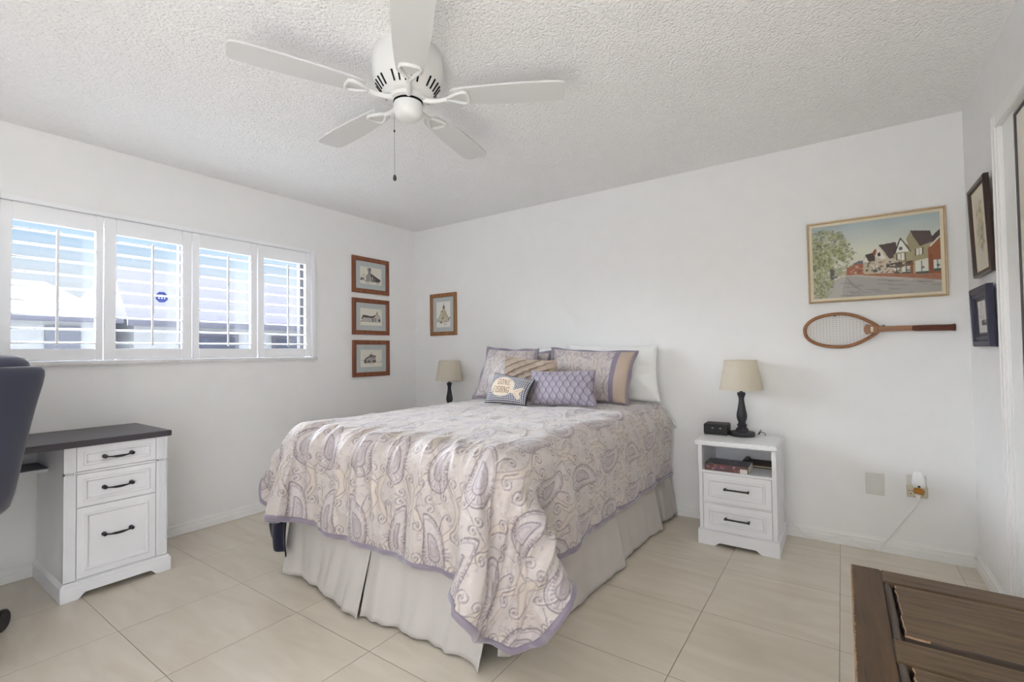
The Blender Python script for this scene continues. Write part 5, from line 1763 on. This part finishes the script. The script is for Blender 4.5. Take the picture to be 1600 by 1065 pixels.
# street scene painting; points read in the frame of the painting (0..1, origin top left)
def street():
    W, Hh = 0.60, 0.445
    B = Board(W, Hh, 0.0024, (206, 212, 204))
    X, Y = np.meshgrid((np.arange(B.nx) + .5) / B.nx, 1 - (np.arange(B.ny) + .5) / B.ny)
    sky = lin((170, 184, 188))[None, None] * (1 - np.clip(Y * 2.6 - .05, 0, 1))[..., None] + lin((214, 214, 198))[None, None] * np.clip(Y * 2.6 - .05, 0, 1)[..., None]
    cl = vnoise(X * 5, Y * 9, 3)[..., None]
    B.a[:] = sky * (0.94 + 0.10 * cl)
    r2 = random.Random(8)
    def p(pts, c, a=1): B.poly([(x * W, (1 - y) * Hh) for x, y in pts], c, a)
    def s(pts, w, c, a=1): B.stroke([(x * W, (1 - y) * Hh) for x, y in pts], w, c, a)
    # road and pavements
    p([(0, .98), (.10, .80), (.26, .715), (.36, .70), (.60, .74), (1, .87), (1, 1), (0, 1)], (166, 162, 157))
    p([(.05, 1), (.14, .80), (.24, .72), (.28, .715), (.26, .80), (.24, 1)], (178, 174, 168))
    p([(.27, .715), (.37, .69), (1, .82), (1, .885), (.62, .79), (.36, .725)], (186, 178, 166))
    for k in range(60):
        x, y = .2 + .8 * r2.random(), .78 + .2 * r2.random()
        s([(x, y), (x + .10 * r2.random() + .03, y + .012)], .004, r2.choice([(132, 128, 126), (168, 160, 152), (120, 116, 116)]), .5)
    s([(.29, .74), (.33, .84), (.40, .92)], .003, (96, 90, 88), .8)
    # distant trees and far shops
    for k in range(40):
        B.dot((.17 + .12 * r2.random()) * W, (1 - .60 - .10 * r2.random()) * Hh, .006 + .006 * r2.random(), r2.choice([(168, 160, 130), (150, 156, 128), (186, 170, 140)]), .7)
    p([(.285, .62), (.36, .56), (.44, .56), (.44, .71), (.285, .70)], (168, 104, 80))
    for k in range(26):
        B.dot((.29 + .15 * r2.random()) * W, (1 - .58 - .11 * r2.random()) * Hh, .004 + .004 * r2.random(), r2.choice([(150, 84, 62), (190, 130, 104), (120, 92, 80), (196, 176, 156)]), .8)
    p([(.345, .55), (.385, .52), (.42, .52), (.43, .57), (.34, .57)], (120, 112, 116))
    # gabled shops marching towards the right edge
    p([(.425, .56), (.435, .47), (.46, .44), (.50, .44), (.54, .53), (.54, .72), (.425, .70)], (188, 176, 150))
    p([(.44, .45), (.505, .43), (.54, .54), (.47, .55)], (74, 64, 60))
    p([(.425, .56), (.443, .47), (.468, .555)], (224, 222, 212))
    p([(.50, .42), (.525, .38), (.535, .46), (.505, .48)], (150, 74, 56))
    p([(.515, .48), (.545, .36), (.58, .44), (.66, .50), (.66, .73), (.515, .72)], (196, 186, 166))
    p([(.545, .34), (.68, .325), (.70, .52), (.63, .53)], (86, 74, 70))
    p([(.52, .48), (.545, .37), (.60, .52), (.57, .53)], (222, 216, 204)); p([(.535, .45), (.555, .43), (.562, .48), (.54, .49)], (60, 58, 60))
    p([(.66, .50), (.70, .34), (.78, .38), (.82, .44), (.82, .76), (.66, .74)], (170, 160, 126))
    p([(.675, .46), (.715, .29), (.775, .46)], (226, 226, 218)); p([(.70, .40), (.725, .39), (.728, .43), (.704, .44)], (96, 98, 100))
    s([(.67, .47), (.715, .28), (.785, .46)], .006, (62, 54, 50))
    p([(.755, .30), (.79, .20), (.86, .42), (.78, .45)], (158, 148, 116))
    p([(.785, .195), (.93, .225), (.955, .36), (.87, .45)], (92, 78, 76))
    p([(.80, .44), (.96, .36), (.96, .56), (.80, .60)], (164, 154, 122))
    p([(.94, .30), (1, .215), (1, .32), (.945, .40)], (82, 70, 66))
    p([(.935, .41), (1, .30), (1, .78), (.91, .76), (.91, .45)], (152, 94, 62))
    s([(.93, .42), (1, .305)], .007, (222, 216, 206))
    for (x0, x1, y0, y1) in ((.685, .745, .485, .575), (.825, .875, .44, .52)):
        p([(x0, y0), (x1, y0 - .01), (x1, y1 - .01), (x0, y1)], (228, 224, 212)); s([(x0, y0), (x0, y1)], .005, (66, 58, 54)); s([(x1, y0 - .01), (x1, y1 - .01)], .005, (66, 58, 54)); s([((x0 + x1) / 2, y0), ((x0 + x1) / 2, y1)], .003, (110, 104, 100))
    p([(.60, .60), (.80, .585), (.81, .64), (.60, .65)], (78, 70, 68)); p([(.66, .62), (.80, .60), (.80, .66), (.66, .66)], (98, 88, 82))
    for (x0, x1, y0, y1) in ((.82, .91, .60, .76), (.72, .78, .65, .75), (.95, 1.0, .60, .74), (.66, .70, .66, .74), (.50, .53, .60, .69)):
        p([(x0, y0), (x1, y0), (x1, y1), (x0, y1)], (218, 218, 208)); s([((x0 + x1) / 2, y0), ((x0 + x1) / 2, y1)], .004, (70, 84, 80)); p([(x0, y1 - .03), (x1, y1 - .03), (x1, y1), (x0, y1)], (74, 92, 84))
        B.dot((x0 * .4 + x1 * .6) * W, (1 - (y0 + y1) / 2) * Hh, .007, (70, 78, 70), .8)
    p([(.78, .60), (.805, .60), (.805, .76), (.78, .75)], (140, 86, 62)); p([(.92, .52), (.945, .52), (.945, .77), (.92, .77)], (136, 82, 58))
    for k in range(70):
        x = .44 + .34 * r2.random()
        B.dot(x * W, (1 - .56 - .15 * r2.random()) * Hh, .003 + .004 * r2.random(), r2.choice([(70, 66, 64), (168, 112, 88), (204, 196, 178), (104, 112, 96), (90, 70, 62)]), .75)
    p([(.42, .705), (.60, .715), (1, .775), (1, .855), (.60, .76), (.42, .72)], (160, 100, 72), .9)
    for k in range(30):
        x = .5 + .5 * r2.random()
        y = .725 + (x - .5) * .14 + .01
        s([(x, y), (x + .03, y + .006)], .003, r2.choice([(132, 78, 58), (184, 124, 92)]), .7)
    # lamp post, trees and hedge at the left
    s([(.285, .42), (.287, .73)], .0026, (150, 150, 140)); s([(.285, .42), (.36, .405), (.375, .41)], .0026, (120, 122, 116))
    for k in range(240):
        a, q = r2.random() * 6.283, r2.random() ** .5
        if r2.random() < .55:
            x, y = .10 + .20 * q * math.cos(a), .30 + .24 * q * math.sin(a)
        else:
            x, y = .06 + .10 * q * math.cos(a), .68 + .34 * q * math.sin(a)
        if x > .19 and y < .10:
            continue
        B.dot(x * W, (1 - y) * Hh, .010 + .012 * r2.random(), r2.choice([(140, 142, 106), (120, 126, 96), (158, 156, 118)]), .35)
    greens = [(132, 140, 98), (160, 160, 108), (108, 118, 84), (184, 182, 142), (92, 104, 80), (196, 196, 168), (146, 140, 92)]
    for k in range(900):
        a, q = r2.random() * 6.283, r2.random() ** .6
        if r2.random() < .55:
            x, y = .10 + .22 * q * math.cos(a), .30 + .26 * q * math.sin(a)
        else:
            x, y = .07 + .11 * q * math.cos(a), .66 + .34 * q * math.sin(a)
        if x > .19 and y < .10:
            continue
        B.dot(x * W, (1 - y) * Hh, .002 + .006 * r2.random(), r2.choice(greens), .65)
    for k in range(170):
        a, q = r2.random() * 6.283, r2.random() ** .6
        B.dot((.27 + .085 * q * math.cos(a)) * W, (1 - .40 - .10 * q * math.sin(a) - .12 * (r2.random() > .6)) * Hh, .002 + .005 * r2.random(), r2.choice(greens), .6)
    for k in range(60):
        B.dot((.145 + .035 * r2.random()) * W, (1 - .60 - .14 * r2.random()) * Hh, .005, (92, 88, 84), .6)
    for k in range(40):
        x, y = .01 + .14 * r2.random(), .45 + .5 * r2.random()
        s([(x, y), (x + .02 * (r2.random() - .5), y - .08 * r2.random() - .03)], .0022, r2.choice([(206, 204, 182), (84, 82, 66)]), .7)
    p([(.175, .70), (.21, .695), (.215, .73), (.175, .735)], (120, 126, 132))
    return B
M['oil'] = painted('oil_paint', 0.5, 0, 0.0006, 0.4, 260)
picture('street_painting', 'framed painting of a village street with gabled brick shops, above the tennis racket', fb_, -0.160, 0.483, 1.447, 1.938, 0.010, 0.028, M['gold'], street(), 0.026, M['oil'], M['cream'], 0.0145,
        prof=[(0, 0.001), (0, 0.024), (0.003, 0.028), (0.008, 0.027), (0.010, 0.020), (0.010, 0.001)])

# two frames on the right wall, leaning out a little at the top
def leaning(v0, off0, k):
    return lambda u, v, w: Vector((RW - (off0 + (v - v0) * k) - w, u, v))
r3 = random.Random(12)
A1 = Board(0.26, 0.36, 0.003, (218, 212, 196))
for k in range(90):
    A1.dot(.08 + .12 * r3.random(), .10 + .2 * r3.random(), .004 + .016 * r3.random(), r3.choice([(196, 176, 120), (178, 160, 112), (206, 196, 170), (150, 142, 134), (206, 190, 150)]), .5)
for k in range(30):
    A1.dot(.10 + .06 * r3.random(), .08 + .12 * r3.random(), .004 + .01 * r3.random(), r3.choice([(130, 126, 134), (160, 150, 140)]), .5)
picture('framed_watercolour', 'dark brown framed watercolour on the right wall, upper of the two by the door', leaning(1.50, 0.004, 0.03), 2.889, 3.208, 1.500, 1.932, 0.024, 0.022, M['dark_frame'], A1, 0.026, M['print'], M['cream'], 0.012)
A2 = Board(0.18, 0.13, 0.003, (206, 202, 198))
A2.poly([(0.05, 0.03), (.13, .03), (.13, .05), (.05, .05)], (84, 80, 84))
for k in range(40):
    A2.dot(.18 * r3.random(), .04 + .09 * r3.random(), .003 + .008 * r3.random(), r3.choice([(176, 172, 170), (150, 148, 150), (220, 216, 212)]), .5)
picture('framed_photograph', 'navy blue framed small picture on the right wall, lower of the two by the door', leaning(1.168, 0.004, 0.03), 2.908, 3.243, 1.168, 1.448, 0.060, 0.026, M['navy_frame'], A2, 0.064, M['print'], M['dark_frame'], 0.004,
        prof=[(0, 0.001), (0, 0.022), (0.006, 0.027), (0.024, 0.027), (0.030, 0.020), (0.046, 0.018), (0.056, 0.010), (0.060, 0.010), (0.060, 0.001)])

# ------------------------------------------------------------------ wooden tennis racket
def racket():
    zc, yw = 1.2765, D - 0.016
    t = thing('tennis_racket', 'old wooden tennis racket hung sideways on the back wall, below the street painting', 'tennis racket', (0.0, yw, zc))
    def half(x):
        if x < -0.005:
            q = (x + 0.005) / 0.181
            return 0.104 * max(0, 1 - abs(q) ** 2.25) ** 0.47
        q = (x + 0.005) / 0.178
        return 0.104 * (1 - q * q * (1.05 - 0.232 * q)) if q < 1 else 0.019
    xs = [-0.186 + 0.181 * (1 - math.cos(a)) for a in np.linspace(0, math.pi / 2, 22)] + list(np.linspace(0.004, 0.172, 20))
    up = [(x, half(x)) for x in xs]
    loop = [(x, h_) for x, h_ in up] + [(x, -h_) for x, h_ in up[::-1][:-1]]
    b = MB()
    cen = [Vector((x, yw, zc + h_ * 0.955)) for x, h_ in loop]
    b.tube(cen[1:] if (cen[0] - cen[-1]).length < 1e-5 else cen, 0.0095, 12, closed=True, up=(0, 1, 0))
    b.build('head_frame', M['racket'], t, smooth=50)
    b = MB()
    def fk(u, v, w): return Vector((u, yw - w, zc + v))
    b.prism([(0.118, 0.030), (0.170, 0.020), (0.215, 0.0150), (0.335, 0.0150), (0.335, -0.0150), (0.215, -0.0150), (0.170, -0.020), (0.118, -0.030), (0.110, -0.012), (0.108, 0), (0.110, 0.012)], -0.008, 0.008, fk)
    b.build('throat', M['racket'], t)
    MB().prism([(0.140, 0.016), (0.152, 0.014), (0.152, -0.014), (0.140, -0.016)], -0.009, 0.0092, fk).build('throat_band', M['cream'], t)
    b = MB()
    b.tube([(0.325, yw, zc), (0.335, yw, zc - .001), (0.345, yw, zc - 0.001), (0.490, yw, zc - 0.003), (0.498, yw, zc - 0.003), (0.505, yw, zc - 0.003)], [0.0148, 0.0152, 0.0165, 0.0172, 0.0195, 0.0192], 8)
    b.build('grip', M['grip'], t)
    b = MB()
    for k in range(18):
        x = -0.172 + k * 0.0165
        h_ = half(x) * 0.93
        if h_ > 0.01:
            b.tube([(x, yw, zc - h_), (x, yw, zc + h_)], 0.0007, 5)
    for k in range(17):
        z = -0.096 + k * 0.012
        xx = [x for x, h_ in up if h_ * 0.95 > abs(z)]
        if len(xx) > 1:
            b.tube([(min(xx), yw - .001, zc + z), (min(max(xx), 0.115), yw - .001, zc + z)], 0.0007, 5)
    b.build('strings', M['string'], t)
    b = MB()
    b.lathe([(0.003, -0.016), (0.003, 0.010), (0.005, 0.012)], (0.20, yw, zc + 0.019), 10, (0, -1, 0)).lathe([(0.003, -0.016), (0.003, 0.010), (0.005, 0.012)], (-0.03, yw, zc + 0.088), 10, (0, -1, 0))
    b.build('hanging_pin', M['bronze'], t)
racket()

# ------------------------------------------------------------------ wall plates, plug-in air freshener, cord
def electrics():
    o = MB().nest(0.094, 0.181, 0.319, 0.443, [(0, 0), (0, 0.003), (0.004, 0.006), (0.020, 0.006), (0.021, 0.0068), (0.024, 0.0068)], fb_)
    for v in (0.340, 0.422):
        o.lathe([(0.003, 0), (0.003, 0.0012)], fb_(0.1375, v, 0.0062), 10, (0, -1, 0))
    tag(o.build('blank_plate', M['plate']), 'blank white cover plate low on the back wall, left of the plug-in air freshener', 'wall plate')
    t = thing('outlet', 'almond outlet with a multi-socket adapter low on the back wall, behind the air freshener', 'outlet', (0.322, D, 0.394))
    MB().nest(0.280, 0.366, 0.330, 0.456, [(0, 0), (0, 0.003), (0.003, 0.005)], fb_).build('plate', M['plate'], t)
    MB().nest(0.278, 0.368, 0.340, 0.396, [(0, 0.004), (0, 0.024), (0.004, 0.029)], fb_).build('adapter', M['almond'], t)
    b = MB()
    for x in (0.294, 0.346):
        for dx in (-0.006, 0.006):
            b.box(x + dx - .0013, x + dx + .0013, D - 0.0296, D - 0.027, 0.368, 0.378)
        b.lathe([(0.0030, 0.0285), (0.0030, 0.0296)], (x, D, 0.357), 12, (0, -1, 0))
    b.build('socket_holes', M['slot'], t)
    t = thing('air_freshener', 'white plug-in air freshener with an amber oil bottle, in the outlet', 'air freshener', (0.326, D - 0.06, 0.39))
    b = MB()
    rows = []
    for z, hw, y0, y1 in ((0.400, 0.020, 0.036, 0.070), (0.408, 0.027, 0.031, 0.078), (0.425, 0.029, 0.030, 0.080), (0.455, 0.026, 0.030, 0.076), (0.480, 0.021, 0.032, 0.068), (0.486, 0.017, 0.036, 0.062)):
        yc_, yr = D - (y0 + y1) / 2, (y1 - y0) / 2
        rows.append([b.bm.verts.new((0.326 + hw * math.copysign(abs(math.cos(a)) ** .6, math.cos(a)), yc_ + yr * math.copysign(abs(math.sin(a)) ** .6, math.sin(a)), z)) for a in np.linspace(0, 2 * np.pi, 29)[:-1]])
    for i in range(len(rows) - 1):
        for k in range(28):
            b.bm.faces.new([rows[i][k], rows[i][(k + 1) % 28], rows[i + 1][(k + 1) % 28], rows[i + 1][k]])
    b.bm.faces.new(rows[0][::-1]); b.bm.faces.new(rows[-1])
    body = b.build('housing', M['plastic'], t, smooth=60)
    MB().lathe([(0.006, 0), (0.006, 0.003)], (0.326, D - 0.0775, 0.410), 14, (0, -1, 0)).build('button', M['boxtop'], body)
    MB().lathe([(0.016, 0.366), (0.0215, 0.369), (0.0225, 0.378), (0.0215, 0.390), (0.013, 0.396), (0.012, 0.401)], (0.326, D - 0.056, 0), 28).build('oil_bottle', M['amber'], t, smooth=50)
    # white cord: plug, drop to the floor, run along the wall to the nightstand
    t = thing('power_cord', 'white power cord running from the outlet along the baseboard to the right nightstand', 'cord', (0.322, D - 0.05, 0.35))
    MB().tube([(0.324, D - 0.030, 0.354), (0.324, D - 0.046, 0.352), (0.324, D - 0.052, 0.340), (0.323, D - 0.050, 0.322)], [0.012, 0.0115, 0.009, 0.005], 12).build('plug', M['cord'], t, smooth=60)
    K = [(0.323, 0.050, 0.325), (0.314, 0.036, 0.285), (0.283, 0.030, 0.236), (0.240, 0.028, 0.170), (0.210, 0.026, 0.120), (0.178, 0.024, 0.066), (0.154, 0.022, 0.018), (0.146, 0.028, 0.006), (0.112, 0.026, 0.016), (0.060, 0.022, 0.024), (0.010, 0.021, 0.050), (-0.020, 0.021, 0.060), (-0.078, 0.022, 0.034), (-0.130, 0.024, 0.018), (-0.176, 0.022, 0.012), (-0.226, 0.021, 0.028), (-0.259, 0.021, 0.066), (-0.300, 0.022, 0.094)]
    pts = []
    for i in range(len(K) - 1):
        p0, p1, p2, p3 = [Vector(K[max(0, min(len(K) - 1, i + q))]) for q in (-1, 0, 1, 2)]
        for s_ in range(6):
            f = s_ / 6
            v = 0.5 * ((2 * p1) + (p2 - p0) * f + (2 * p0 - 5 * p1 + 4 * p2 - p3) * f * f + (3 * p1 - p0 - 3 * p2 + p3) * f ** 3)
            pts.append((v.x, D - v.y, v.z))
    MB().tube(pts, 0.0030, 8).build('flex', M['cord'], t, smooth=60)
electrics()
